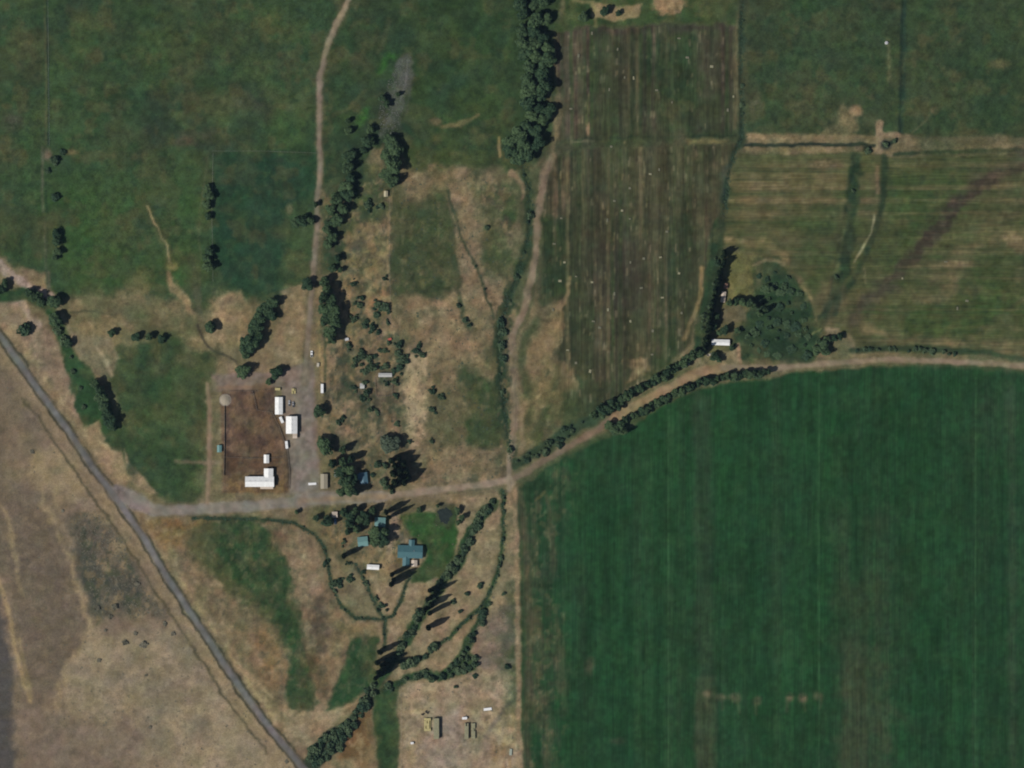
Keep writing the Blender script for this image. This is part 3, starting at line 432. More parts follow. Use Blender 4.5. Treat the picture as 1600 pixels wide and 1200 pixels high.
poly([(1080, 600), (1110, 620), (1115, 1000), (1112, 1330), (1090, 1330), (1088, 900)], (58, 70, 54), f=7, w=3, a=.5, brk=.4, nz=VST2); poly([(1085, 1060), (1120, 1060), (1120, 1330), (1090, 1330)], (76, 78, 58), f=7, w=3, a=.6, brk=.4, nz=VST2)
for bx_, by_, a_ in ((1104, 1085, .9), (1128, 1088, .95), (1152, 1092, .8), (1180, 1094, .8), (1230, 1092, .9), (1256, 1090, 1), (1280, 1086, .6)): blob(bx_ + rs.uniform(-5, 5), by_ + rs.uniform(-3, 3), rs.uniform(4, 9), rs.uniform(5, 11), (108, 97, 76), a_, 0, .5, .8); stroke([(bx_, by_), (bx_ + 1, by_ + 20)], 4, (88, 88, 66), f=3, a=.5)
for x_ in (1045, 1280, 1525): stroke([(x_, 590 if x_ > 1200 else 640), (x_ - 1, 900), (x_, 1320)], 1.8, (62, 98, 66), f=1.4, w=.6, a=.75, brk=.35)
stroke([(1580, 600), (1582, 900), (1584, 1320)], 16, (62, 70, 58), f=7, w=3, a=.4, brk=.4); blob(922, 1040, 7, 12, (92, 86, 66), .7); blob(962, 1158, 12, 6, (84, 84, 66), .5); blob(1560, 640, 30, 60, (56, 68, 54), .4)
def strip(pts, a, n1, n2):
    xs = [p[0] for p in pts]; ys = [p[1] for p in pts]; sl = win(min(xs), max(xs), min(ys), max(ys))
    m = sm(.5 - poly_sd(GX[sl], GY[sl], pts) / 6)
    P[sl] *= (1 + m * (n1 * VST[sl] + n2 * VST2[sl]))[..., None]
streak(al, None, [(50, 68, 50), (28, 54, 38), (44, 74, 48), (54, 62, 50)], 12, 4.6, True, .3); streak(al, None, [(56, 66, 50), (28, 56, 38)], 13, 17, True, .22); strip(al, 1, .07, .05); strip(fs, 1, .14, .08); strip(fn, 1, .14, .08)
# patchy growth: dry spots in the green, weeds and bleached spots in the dry land
gm = np.clip((P[..., 1] - P[..., 0] - 2) / 10, 0, 1); tm = np.clip((P[..., 0] - P[..., 1] - 2) / 8, 0, 1)
rg = np.where((R == 4), .45, 1.0).astype(np.float32); tm = tm * rg
calm = np.where(R == 17, .12, 1.0).astype(np.float32); vs_ = np.where((R == 10) | (R == 11) | (R == 17), 1, 0)
def thr(n, t, k): return sm((n - t) * k)
n1, n2, n3, n4, n5 = fbm(26, 61, 5), fbm(12, 62, 3), fbm(20, 63, 4), fbm(60, 64, 5), fbm(10, 65, 3)
for m_, c_ in ((gm * calm * .42 * thr(n1, .18, 2.2), (86, 84, 60)), (gm * calm * .34 * thr(n2, .2, 2.2), (40, 56, 46)), (gm * calm * .3 * thr(n3, .2, 2.5), (66, 88, 56)), (gm * calm * .36 * thr(n4, .15, 2.5), (74, 76, 56)),
               (tm * .3 * thr(n1, .25, 2.4), (92, 91, 67)), (tm * .34 * thr(n2, .22, 2.4), (148, 132, 104)), (tm * .3 * thr(n3, .25, 2.4), (102, 88, 75)), (tm * .34 * thr(n5, .5, 3), (80, 77, 60))):
    P += (np.array(c_, np.float32) - P) * m_[..., None]
P *= np.where(R == 17, .945, np.where(R == 4, .955, 1.0))[..., None]; gm = gm * np.where(R == 17, .2, 1.0); tm = tm / rg; P *= (1 + .05 * tm - .025 * gm)[..., None]; P[..., 2] *= 1 - .05 * gm; P[..., 0] *= 1 + .02 * gm
# ---- farmyard, corral and roads
region(18, 'farmyard', 'bare grey gravel farmyard between the corral and the dry lots')
poly([(330, 585), (440, 580), (486, 560), (492, 600), (496, 690), (500, 770), (440, 775), (440, 610), (330, 612)], (116, 104, 92), f=3, w=2, reg=18)
poly([(452, 600), (488, 596), (492, 700), (497, 765), (452, 775), (462, 700), (468, 650)], (122, 113, 104), f=4, w=2); mottle([(455, 600), (490, 600), (495, 770), (455, 770)], 20, 5, 14, [(114, 106, 98), (128, 118, 106), (112, 108, 92)], .5, 53)
stroke([(340, 606), (420, 603)], 6, (122, 102, 84), f=2.5, w=1.5, a=.9)
region(19, 'corral_ground', 'dark brown trampled ground inside the corral')
poly([(347, 612), (428, 606), (432, 640), (440, 662), (450, 700), (452, 770), (346, 770)], (100, 83, 66), f=2.5, w=1.6, reg=19)
poly([(348, 612), (428, 608), (430, 645), (440, 690), (442, 714), (352, 716)], (93, 76, 63), f=4, w=2); mottle([(352, 616), (425, 612), (440, 710), (355, 714)], 60, 4, 14, [(78, 64, 55), (110, 91, 72), (98, 82, 64), (74, 61, 54), (116, 97, 78)], .6, 54, (.7, 1.5))
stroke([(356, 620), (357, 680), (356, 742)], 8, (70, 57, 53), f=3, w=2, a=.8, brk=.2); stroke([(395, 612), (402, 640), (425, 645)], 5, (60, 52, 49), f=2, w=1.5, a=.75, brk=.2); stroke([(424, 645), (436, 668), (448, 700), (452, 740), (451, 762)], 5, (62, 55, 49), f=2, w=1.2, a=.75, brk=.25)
poly([(352, 712), (440, 712), (444, 725), (410, 735), (360, 735)], (84, 66, 52), f=4, w=3, a=.8); stroke([(380, 716), (440, 714)], 2.5, (54, 48, 44), f=1.5, w=1, a=.7)
poly([(352, 745), (380, 738), (430, 760), (446, 735), (446, 770), (352, 772)], (114, 93, 63), f=5, w=4, a=.85, brk=.2); blob(392, 668, 14, 10, (80, 74, 54), .7); blob(405, 690, 10, 10, (70, 58, 52), .6); stroke([(385, 650), (382, 710)], 3, (104, 86, 74), f=2, a=.5); poly([(402, 614), (426, 612), (428, 640), (404, 640)], (78, 68, 58), f=3, w=1, a=.7)
stroke([(330, 600), (333, 640), (329, 700), (326, 780)], 16, (98, 94, 70), f=5, w=2, a=.7, brk=.2)
GV = (123, 117, 107)
road_a = [(188, 775), (214, 783), (240, 796), (300, 797), (400, 791), (470, 783), (520, 779), (600, 776), (680, 766), (750, 757), (798, 749)]
road_b = [(796, 751), (822, 737), (870, 708), (920, 681), (960, 652), (1000, 630), (1050, 603), (1090, 582), (1130, 575), (1200, 576), (1260, 570), (1330, 564), (1400, 562), (1500, 566), (1600, 571), (1725, 578)]
lane_a = [(590, -110), (545, 0), (525, 40), (508, 82), (500, 120), (499, 200), (500, 260), (497, 310), (493, 380), (488, 440), (483, 500), (479, 555), (476, 600)]
lane_b = [(324, 600), (328, 650), (327, 720), (324, 786)]
lane_c = [(862, 244), (850, 275), (842, 335), (838, 382), (829, 440), (815, 490), (801, 522), (799, 560), (803, 600), (806, 645), (801, 690), (796, 718)]
lane_d = [(795, 714), (796, 765)]
stroke([(806, 724), (840, 706), (872, 688), (905, 668), (935, 652)], 17, (50, 66, 49), f=4, w=4, a=.95, brk=.1); stroke([(815, 748), (870, 716), (940, 682), (1000, 652)], 10, (54, 72, 48), f=4, w=3, a=.7, brk=.2)
stroke(road_a, 27, (114, 104, 84), f=5, w=3, a=.5); stroke(road_b, 20, (92, 90, 66), f=5, w=3, a=.5)
stroke(road_a[:8], 17.5, GV, f=2, w=2); stroke([(470, 782), (520, 778)], 22, GV, f=4, w=2); stroke(road_a[6:], 11, (132, 119, 102), f=2.5, w=1.5); stroke(road_a[5:8], 9, (136, 118, 92), f=3, w=2, a=.5)
stroke([(183, 772), (215, 782)], 26, (118, 110, 104), f=5, w=2); poly([(190, 762), (215, 770), (235, 785), (235, 800), (205, 796), (185, 780)], (122, 113, 106), f=4, w=2)
stroke(road_b[:5], 10, (108, 97, 81), f=2.5, w=2.2); stroke(road_b[4:9], 14, (136, 118, 90), f=2.5, w=2); stroke(road_b[8:], 8.5, (128, 115, 95), f=2.2, w=1.8); blob(920, 680, 16, 6, (134, 108, 88), .7, -.5)
stroke(lane_a, 12, (86, 84, 66), f=4, w=2, a=.5); stroke(lane_a, 8, (119, 109, 94), f=2.4, w=1.8); stroke(lane_a[:4], 7, (132, 122, 98), f=2, w=1.2, a=.7)
stroke(lane_b, 7, (128, 112, 92), f=2.5, w=1.5, a=.9); stroke([(276, 720), (312, 722), (345, 722)], 6, (126, 112, 92), f=3, w=2, a=.8, brk=.3)
stroke(lane_c, 11, (120, 107, 89), f=3, w=2.6, a=.95, brk=.15); stroke([(856, 140), (862, 175), (868, 205), (862, 246)], 7, (112, 102, 78), f=3, w=3, a=.8, brk=.3); stroke(lane_d, 8, (132, 122, 102), f=2, w=1); stroke([(795, 748), (800, 755)], 12, (140, 128, 108), f=3, w=1)
stroke([(814, 640), (817, 690)], 7, (124, 108, 84), f=3, w=1.5, a=.8)
stroke(hw, 9.6, (104, 102, 97), f=1.6, w=.8, brk=.06); stroke(hw, 3, (106, 107, 108), f=2, w=.4, a=.5); stroke(off(hw, 3.2), 2.4, (94, 94, 95), f=1.5, w=.4, a=.5); stroke(off(hw, -3.2), 2.4, (94, 94, 95), f=1.5, w=.4, a=.5)
for pts_, k_ in ((lots, .85), (pad, .36), ([(500, 785), (640, 785), (645, 905), (560, 900), (500, 850)], .8), (tri, .4), (sagep, .9), (edge, .5), ([(640, 800), (700, 795), (705, 890), (660, 890)], .12)):
    xs = [p[0] for p in pts_]; ys = [p[1] for p in pts_]; sl = win(min(xs) - 45, max(xs) + 45, min(ys) - 45, max(ys) + 45)
    m0 = sm(.5 - poly_sd(GX[sl] + 12 * WXA[sl] + 6 * WXB[sl], GY[sl] + 12 * WYA[sl], pts_) / (60 if pts_ is edge else 24)) * k_ * (1 - np.clip((P[sl][..., 2] - 94) / 10, 0, 1))
    if pts_ is lots: m0 = m0 * np.where(R[sl] == 8, 0, 1)
    for q_, (c_, t_) in enumerate((((54, 62, 50), .3), ((134, 113, 82), .25), ((82, 74, 62), .25), ((64, 74, 54), .35), ((140, 124, 96), .45), ((48, 58, 48), .55))):
        n_ = fbm((9, 13, 8, 16, 7, 7)[q_], 200 + q_, 3, 1, 1.35)[sl]
        P[sl] += (np.array(c_, np.float32) - P[sl]) * (m0 * .5 * thr(n_, t_, 3))[..., None]
for pts_ in ([(347, 612), (428, 606), (440, 662), (452, 770), (346, 770)],):
    sl = win(340, 460, 600, 776); m0 = sm(.5 - poly_sd(GX[sl], GY[sl], pts_) / 6)
    for q_, (c_, t_) in enumerate((((66, 54, 48), .25), ((124, 104, 82), .3), ((112, 90, 64), .3), ((58, 50, 47), .5), ((94, 88, 70), .5))):
        n_ = fbm((10, 8, 16, 6, 9)[q_], 260 + q_, 3, 1, 1.3)[sl]; P[sl] += (np.array(c_, np.float32) - P[sl]) * (m0 * .42 * thr(n_, t_, 3))[..., None]
# overall grain
L_ = 1 + .06 * NB + .10 * NC + .07 * fbm(5, 77, 2)
L_ = 1 + (L_ - 1) * np.where(R == 4, .6, 1.0); P *= L_[..., None]
hue = fbm(18, 78, 4) * np.where(R == 4, .45, 1.0)
P[..., 0] *= 1 + .045 * hue; P[..., 1] *= 1 - .012 * hue; P[..., 2] *= 1 - .035 * fbm(16, 79, 3)
P = np.clip(P, 3, 250)
# ------------------------------------------------------------------ relief
Z = 0.9 * fbm(320, 90, 3)
rough = 0.10 * NC + 0.07 * fbm(5, 91, 2)
flat = np.zeros((NY, NX), np.float32)
def near(pts, wd, f):
    xs = [p[0] for p in pts]; ys = [p[1] for p in pts]; mg = wd + f + 4
    sl = win(min(xs) - mg, max(xs) + mg, min(ys) - mg, max(ys) + mg)
    return sl, sm(.5 - (line_sd(GX[sl], GY[sl], pts) - wd / 2) / (2 * f))
for pts, wd in ((hw, 26), (road_a, 34), (road_b, 22), (lane_a, 18), (lane_b, 16), (lane_c, 14), (lane_d, 16)):
    sl, m = near(pts, wd, 4); flat[sl] = np.maximum(flat[sl], m)
rough *= 1 - flat
Z = Z + rough
sl, m = near(hw, 22, 5); Z[sl] += .7 * m
for pts, wd, dp in ((creek_a, 6, 1.2), (creek_b, 3, .7), (creek_c, 4, .6), (creek_d, 4, .6), (ditch_a, 2.5, .6), (ditch_b, 2.5, .6), (creek_n, 5, 1.0), (ditch_c, 4, .9),
                    ([(1160, 227), (1385, 227)], 3, .8), ([(1412, 0), (1408, 205)], 4, .7), ([(1338, 250), (1292, 490)], 6, .6)):
    sl, m = near(pts, wd, 3); Z[sl] -= dp * m * (1 - flat[sl])
bx = np.minimum(np.minimum(GX - X0, X1 - GX), np.minimum(GY - Y0, Y1 - GY))
Z *= sm(bx / 60); Z = Z.astype(np.float32)
def samp(A, x, y):
    u = np.clip((np.asarray(x, float) - X0) / STEP, 0, NX - 1.001); v = np.clip((np.asarray(y, float) - Y0) / STEP, 0, NY - 1.001)
    i = u.astype(int); j = v.astype(int); fu = u - i; fv = v - j
    if A.ndim == 3: fu = fu[..., None]; fv = fv[..., None]
    return (A[j, i] * (1 - fu) + A[j, i + 1] * fu) * (1 - fv) + (A[j + 1, i] * (1 - fu) + A[j + 1, i + 1] * fu) * fv
def zat(x, y): return float(samp(Z, np.float64(x), np.float64(y)))
ALB = alb(P).astype(np.float32)

# ------------------------------------------------------------------ materials
def nodes(name):
    m = bpy.data.materials.new(name); m.use_nodes = True
    t = m.node_tree; b = t.nodes['Principled BSDF']
    return m, t, b
def N(t, kind, **kw):
    n = t.nodes.new(kind)
    for k, v in kw.items():
        if k in n.inputs: n.inputs[k].default_value = v
        else: setattr(n, k, v)
    return n
def mk_ground(name, fine=2.2, amt=.22, bump=.5, rough=.95, stretch=(1, 1, 1), spec=.1):
    m, t, b = nodes(name); L = t.links.new
    at = N(t, 'ShaderNodeAttribute', attribute_name='Col')
    tc = N(t, 'ShaderNodeTexCoord'); mp = N(t, 'ShaderNodeMapping'); mp.inputs['Scale'].default_value = stretch
    L(tc.outputs['Object'], mp.inputs[0])
    n1 = N(t, 'ShaderNodeTexNoise', Scale=1 / fine, Detail=3.0, Roughness=.65); L(mp.outputs[0], n1.inputs['Vector'])
    n2 = N(t, 'ShaderNodeTexNoise', Scale=1 / (fine * 6), Detail=4.0, Roughness=.6); L(mp.outputs[0], n2.inputs['Vector'])
    r1 = N(t, 'ShaderNodeMapRange'); L(n1.outputs['Fac'], r1.inputs[0])
    for k, v in zip(range(1, 5), (.25, .75, 1 - amt, 1 + amt)): r1.inputs[k].default_value = v
    r2 = N(t, 'ShaderNodeMapRange'); L(n2.outputs['Fac'], r2.inputs[0])
    for k, v in zip(range(1, 5), (.25, .75, 1 - amt * .7, 1 + amt * .7)): r2.inputs[k].default_value = v
    mm = N(t, 'ShaderNodeMath', operation='MULTIPLY'); L(r1.outputs[0], mm.inputs[0]); L(r2.outputs[0], mm.inputs[1])
    vm = N(t, 'ShaderNodeVectorMath', operation='SCALE'); L(at.outputs['Color'], vm.inputs[0]); L(mm.outputs[0], vm.inputs['Scale'])
    L(vm.outputs[0], b.inputs['Base Color'])
    b.inputs['Roughness'].default_value = rough; b.inputs['Specular IOR Level'].default_value = spec
    bp = N(t, 'ShaderNodeBump', Strength=bump, Distance=.25); L(n1.outputs['Fac'], bp.inputs['Height']); L(bp.outputs[0], b.inputs['Normal'])
    return m
M_GRASS = mk_ground('grass_cover', 1.7, .28, .6)
M_DRY = mk_ground('dry_soil', 1.5, .26, .55)
M_CROP = mk_ground('crop_cover', 1.6, .24, .5, stretch=(1, .05, 1))
M_HAY = mk_ground('mown_stubble', 1.8, .3, .5, stretch=(1, .08, 1))
M_HAYE = mk_ground('mown_stubble_rows', 1.8, .26, .5, stretch=(.08, 1, 1))
M_GRAVEL = mk_ground('gravel', 1.0, .09, .25); M_ASPH = mk_ground('worn_asphalt', .8, .07, .1, .85)
def mk(name, c, rough=.7, metal=0, var=.12, scale=1.5, spec=.3, bump=0, srgb=False):
    """plain surface whose tone wanders a little (noise) so that nothing is one flat colour"""
    m, t, b = nodes(name); L = t.links.new
    c = tuple(float(v) for v in (alb(c) if srgb else c))
    tc = N(t, 'ShaderNodeTexCoord'); n = N(t, 'ShaderNodeTexNoise', Scale=scale, Detail=4.0, Roughness=.6); L(tc.outputs['Object'], n.inputs['Vector'])
    oi = N(t, 'ShaderNodeObjectInfo')
    r = N(t, 'ShaderNodeMapRange'); L(n.outputs['Fac'], r.inputs[0])
    for k, v in zip(range(1, 5), (.25, .75, 1 - var, 1 + var)): r.inputs[k].default_value = v
    vm = N(t, 'ShaderNodeVectorMath', operation='SCALE'); vm.inputs[0].default_value = c; L(r.outputs[0], vm.inputs['Scale']); L(vm.outputs[0], b.inputs['Base Color'])
    b.inputs['Roughness'].default_value = rough; b.inputs['Metallic'].default_value = metal; b.inputs['Specular IOR Level'].default_value = spec
    if bump:
        bp = N(t, 'ShaderNodeBump', Strength=bump, Distance=.1); L(n.outputs['Fac'], bp.inputs['Height']); L(bp.outputs[0], b.inputs['Normal'])
    return m
def mk_leaf(name, c1, c2):
    m, t, b = nodes(name); L = t.links.new
    tc = N(t, 'ShaderNodeTexCoord'); n = N(t, 'ShaderNodeTexNoise', Scale=2.4, Detail=3.0, Roughness=.6); L(tc.outputs['Object'], n.inputs['Vector'])
    oi = N(t, 'ShaderNodeObjectInfo')
    mx = N(t, 'ShaderNodeMix', data_type='RGBA'); mx.inputs[6].default_value = (*c1, 1); mx.inputs[7].default_value = (*c2, 1)
    ad = N(t, 'ShaderNodeMath', operation='MULTIPLY_ADD'); L(oi.outputs['Random'], ad.inputs[0]); ad.inputs[1].default_value = 1.2; ad.inputs[2].default_value = -.6
    s = N(t, 'ShaderNodeMath', operation='ADD', use_clamp=True); cn = N(t, 'ShaderNodeMapRange'); L(n.outputs['Fac'], cn.inputs[0]); cn.inputs[1].default_value = .34; cn.inputs[2].default_value = .66; L(cn.outputs[0], s.inputs[0]); L(ad.outputs[0], s.inputs[1])
    L(s.outputs[0], mx.inputs[0]); L(mx.outputs[2], b.inputs['Base Color'])
    b.inputs['Roughness'].default_value = .75; b.inputs['Specular IOR Level'].default_value = .15
    return m

# ------------------------------------------------------------------ mesh helpers
def tag(o, label=None, cat=None, group=None, kind=None):
    if label: o['label'] = label
    if cat: o['category'] = cat
    if group: o['group'] = group
    if kind: o['kind'] = kind
    return o
def link(name, me, parent=None):
    o = bpy.data.objects.new(name, me); col.objects.link(o)
    if parent is not None: o.parent = parent
    return o
def np_mesh(name, v, quads, mat, cols=None, smooth=False):
    me = bpy.data.meshes.new(name); n = len(v); q = len(quads); k = quads.shape[1]
    me.vertices.add(n); me.vertices.foreach_set('co', np.ascontiguousarray(v, np.float32).ravel())
    me.loops.add(q * k); me.loops.foreach_set('vertex_index', np.ascontiguousarray(quads, np.int32).ravel())
    me.polygons.add(q); me.polygons.foreach_set('loop_start', np.arange(0, q * k, k, dtype=np.int32)); me.polygons.foreach_set('loop_total', np.full(q, k, np.int32))
    if cols is not None:
        a = me.color_attributes.new('Col', 'FLOAT_COLOR', 'POINT')
        a.data.foreach_set('color', np.concatenate([cols, np.ones((n, 1))], 1).astype(np.float32).ravel())
    me.update(calc_edges=True); me.validate()
    if smooth: me.polygons.foreach_set('use_smooth', np.ones(q, bool))
    me.materials.append(mat)
    return me
class MB:
    def __init__(s): s.v = []; s.f = []
    def box(s, x0, x1, y0, y1, z0, z1):
        b = len(s.v); s.v += [(x0, y0, z0), (x1, y0, z0), (x1, y1, z0), (x0, y1, z0), (x0, y0, z1), (x1, y0, z1), (x1, y1, z1), (x0, y1, z1)]
        s.f += [tuple(b + i for i in q) for q in ((3, 2, 1, 0), (4, 5, 6, 7), (0, 1, 5, 4), (1, 2, 6, 5), (2, 3, 7, 6), (3, 0, 4, 7))]; return s
    def prism(s, prof, axis, a, b):
        """closed profile (list of 2-D points) extruded along axis from a to b; axis 'x' takes (y,z), 'y' takes (x,z), 'z' takes (x,y)"""
        k = len(s.v); n = len(prof)
        for t in (a, b):
            for p, q in prof: s.v.append({'x': (t, p, q), 'y': (p, t, q), 'z': (p, q, t)}[axis])
        s.f.append(tuple(k + i for i in range(n))); s.f.append(tuple(k + n + i for i in reversed(range(n))))
        for i in range(n): j = (i + 1) % n; s.f.append((k + i, k + n + i, k + n + j, k + j))
        return s
    def tube(s, p, q, r0, r1, n=7):
        p = np.array(p, float); q = np.array(q, float); d = q - p; d /= np.linalg.norm(d)
        u = np.cross(d, (0, 0, 1) if abs(d[2]) < .9 else (1, 0, 0)); u /= np.linalg.norm(u); w = np.cross(d, u)
        k = len(s.v)
        for c, r in ((p, r0), (q, r1)):
            for i in range(n):
                a = 2 * math.pi * i / n; s.v.append(tuple(c + r * (math.cos(a) * u + math.sin(a) * w)))
        for i in range(n): j = (i + 1) % n; s.f.append((k + i, k + j, k + n + j, k + n + i))
        s.f.append(tuple(k + i for i in reversed(range(n)))); s.f.append(tuple(k + n + i for i in range(n)))
        return s
    def mesh(s, name, mat, bevel=0):
        me = bpy.data.meshes.new(name); me.from_pydata(s.v, [], s.f); me.update(); me.materials.append(mat)
        import bmesh
        bm = bmesh.new(); bm.from_mesh(me); bmesh.ops.recalc_face_normals(bm, faces=bm.faces)
        if bevel: bmesh.ops.bevel(bm, geom=list(bm.edges), offset=bevel, segments=1, affect='EDGES')
        bm.to_mesh(me); bm.free(); return me
    def build(s, name, mat, parent=None, bevel=0): return link(name, s.mesh(name, mat, bevel), parent)
def empty(name, x, y, rz=0, z=None):
    o = bpy.data.objects.new(name, None); col.objects.link(o); o.empty_display_size = .5
    o.location = (*W(x, y), zat(x, y) if z is None else z); o.rotation_euler.z = rz; return o

# ------------------------------------------------------------------ ground sheets cut from the survey grid
VX, VY = (GX - 800) * S, (600 - GY) * S
VV = np.stack([VX, VY, Z], -1).reshape(-1, 3); CC = ALB.reshape(-1, 3)
fid = R[:-1, :-1]
jj, ii = np.meshgrid(np.arange(NY - 1), np.arange(NX - 1), indexing='ij')
a0 = jj * NX + ii
QUADS = np.stack([a0 + NX, a0 + NX + 1, a0 + 1, a0], -1)
RM = {0: M_DRY, 4: M_DRY, 6: M_DRY, 18: M_GRAVEL, 19: M_DRY, 10: M_HAY, 11: M_HAY, 15: M_HAYE, 17: M_CROP}
for k in sorted(RN):
    q = QUADS[fid == k]
    if not len(q): continue
    u, inv = np.unique(q, return_inverse=True)
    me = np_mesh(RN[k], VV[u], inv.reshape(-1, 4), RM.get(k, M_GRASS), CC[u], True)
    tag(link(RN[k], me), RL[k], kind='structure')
# far land all round
far = MB(); B = 6000; x0, y1_ = W(X0, Y0); x1_, y0_ = W(X1, Y1)
fv = np.array([(-B, -B, 0), (B, -B, 0), (B, B, 0), (-B, B, 0), (x0, y0_, 0), (x1_, y0_, 0), (x1_, y1_, 0), (x0, y1_, 0)], float)
m, t, b = nodes('distant_fields'); L = t.links.new
tc = N(t, 'ShaderNodeTexCoord'); vo = N(t, 'ShaderNodeTexVoronoi', Scale=.0035, distance='CHEBYCHEV'); L(tc.outputs['Object'], vo.inputs['Vector'])
rp = N(t, 'ShaderNodeValToRGB'); sp = N(t, 'ShaderNodeSeparateColor'); L(vo.outputs['Color'], sp.inputs[0]); L(sp.outputs[0], rp.inputs[0]); L(rp.outputs[0], b.inputs['Base Color'])
rp.color_ramp.elements[0].color = (*alb((42, 66, 47)), 1); rp.color_ramp.elements[1].color = (*alb((122, 108, 88)), 1); b.inputs['Roughness'].default_value = 1
tag(link('terrain', np_mesh('terrain', fv, np.array([(0, 1, 5, 4), (1, 2, 6, 5), (2, 3, 7, 6), (3, 0, 4, 7)]), m)), 'farmland and dry range reaching out beyond the fields', kind='structure')
# roads and lanes as raised sheets that follow the relief
def chaikin(p, n=2):
    for _ in range(n):
        q = [p[0]]
        for a, c in zip(p[:-1], p[1:]): q += [(a[0] * .75 + c[0] * .25, a[1] * .75 + c[1] * .25), (a[0] * .25 + c[0] * .75, a[1] * .25 + c[1] * .75)]
        p = q + [p[-1]]
    return p
def ribbon(name, pts, wd, mat, label, lift=.1, seed=0, jit=.5):
    pts = chaikin(pts); P2 = np.array(pts, float); d = np.r_[0, np.cumsum(np.hypot(*np.diff(P2, axis=0).T))]
    s = np.arange(0, d[-1], 2.5); x = np.interp(s, d, P2[:, 0]); y = np.interp(s, d, P2[:, 1])
    tx, ty = np.gradient(x), np.gradient(y); l = np.hypot(tx, ty); nx, ny = -ty / l, tx / l
    wds = np.interp(s / d[-1], np.linspace(0, 1, len(wd)), wd) / 2
    r = np.random.default_rng(seed); us = np.array([-1, -.6, -.2, .2, .6, 1]); rows = []
    jl = np.convolve(r.uniform(-1, 1, len(s) + 4), np.ones(5) / 5, 'valid') * jit * 2
    jr = np.convolve(r.uniform(-1, 1, len(s) + 4), np.ones(5) / 5, 'valid') * jit * 2
    v = []; xy = []
    for k, u in enumerate(us):
        o = u * wds + (jl if k == 0 else jr if k == 5 else 0)
        px, py = x + nx * o, y + ny * o; xy.append((px, py))
        z = samp(Z, px, py) + lift * (1.0 if abs(u) < .9 else .35) + .04 * (1 - u * u)
        v.append(np.stack([(px - 800) * S, (600 - py) * S, z], -1))
    v = np.stack(v, 1); n = len(s); c = alb(samp(P, np.stack([p[0] for p in xy], 1), np.stack([p[1] for p in xy], 1)))
    i = np.arange(n - 1)[:, None] * 6 + np.arange(5)[None]
    q = np.stack([i, i + 1, i + 7, i + 6], -1).reshape(-1, 4)
    me = np_mesh(name, v.reshape(-1, 3), q, mat, c.reshape(-1, 3), True)
    me.flip_normals() if me.polygons[0].normal.z < 0 else None
    return tag(link(name, me), label, kind='structure')
ribbon('highway', hw, [10, 10], M_ASPH, 'worn grey two lane highway running diagonally down the left', .14, 1, .2)
ribbon('gravel_road', road_a, [18, 18, 17, 18, 18, 12, 10, 10], M_GRAVEL, 'wide grey gravel road leading east from the highway', .1, 2)
ribbon('gravel_road', road_b, [10, 10, 11, 12, 11, 9, 8, 8, 8], M_GRAVEL, 'narrow tan road curving northeast along the big green field', .12, 3)
ribbon('lane', lane_a, [6, 7, 8, 8, 8], M_GRAVEL, 'straight brown lane running north from the farmyard', .1, 4)
ribbon('lane', lane_b, [6, 6], M_GRAVEL, 'short pale lane along the left side of the corral', .1, 5)
ribbon('track', lane_c, [6, 8, 8, 6, 4, 4], M_GRAVEL, 'worn brown track following the central creek', .1, 6)
ribbon('track', lane_d, [7, 7], M_GRAVEL, 'short pale crossing where the two roads meet', .16, 7)
# ------------------------------------------------------------------ plants
ML_COT = mk_leaf('cottonwood_leaves', (.024, .052, .026), (.066, .108, .046))
ML_POP = mk_leaf('poplar_leaves', (.022, .048, .026), (.054, .09, .04))
ML_WIL = mk_leaf('willow_leaves', (.028, .058, .032), (.082, .12, .06))
ML_GRY = mk_leaf('grey_green_leaves', (.034, .056, .038), (.07, .094, .06))
ML_SAGE = mk_leaf('sage_leaves', (.11, .105, .072), (.18, .165, .12))
M_BARK = mk('bark', (.11, .085, .065), .9, bump=.5, var=.3)
def leafmesh(name, lobes, n, size, mat, seed, flat=.25, asp=1.0):
    r = np.random.default_rng(seed); lb = np.array(lobes, float)
    w = lb[:, 3] * lb[:, 4]; pick = r.choice(len(lb), n, p=w / w.sum())
    d = r.normal(size=(n, 3)); d[:, 2] += .25; d /= np.linalg.norm(d, axis=1)[:, None]
    rad = lb[pick, 3] * (.72 + .36 * r.random(n) ** .6); rz = lb[pick, 4] * (.72 + .36 * r.random(n) ** .6)
    c = lb[pick, :3] + d * np.stack([rad, rad, rz], 1)
    nrm = d + r.normal(size=(n, 3)) * .55 + np.array([0, 0, flat]); nrm /= np.linalg.norm(nrm, axis=1)[:, None]
    a = np.cross(nrm, r.normal(size=(n, 3))); a /= np.linalg.norm(a, axis=1)[:, None]; b = np.cross(nrm, a)
    s = size * r.uniform(.6, 1.35, (n, 1))
    p0 = c - a * s - b * s * .3; p1 = c + b * s * .8 + nrm * s * .15; p2 = c + a * s - b * s * .1; p3 = c - b * s * .8 - nrm * s * .2
    v = np.stack([p0, p3, p2, p1], 1).reshape(-1, 3); v[:, 2] = np.maximum(v[:, 2], .01); q = np.arange(4 * n).reshape(-1, 4)
    return np_mesh(name, v, q, mat)
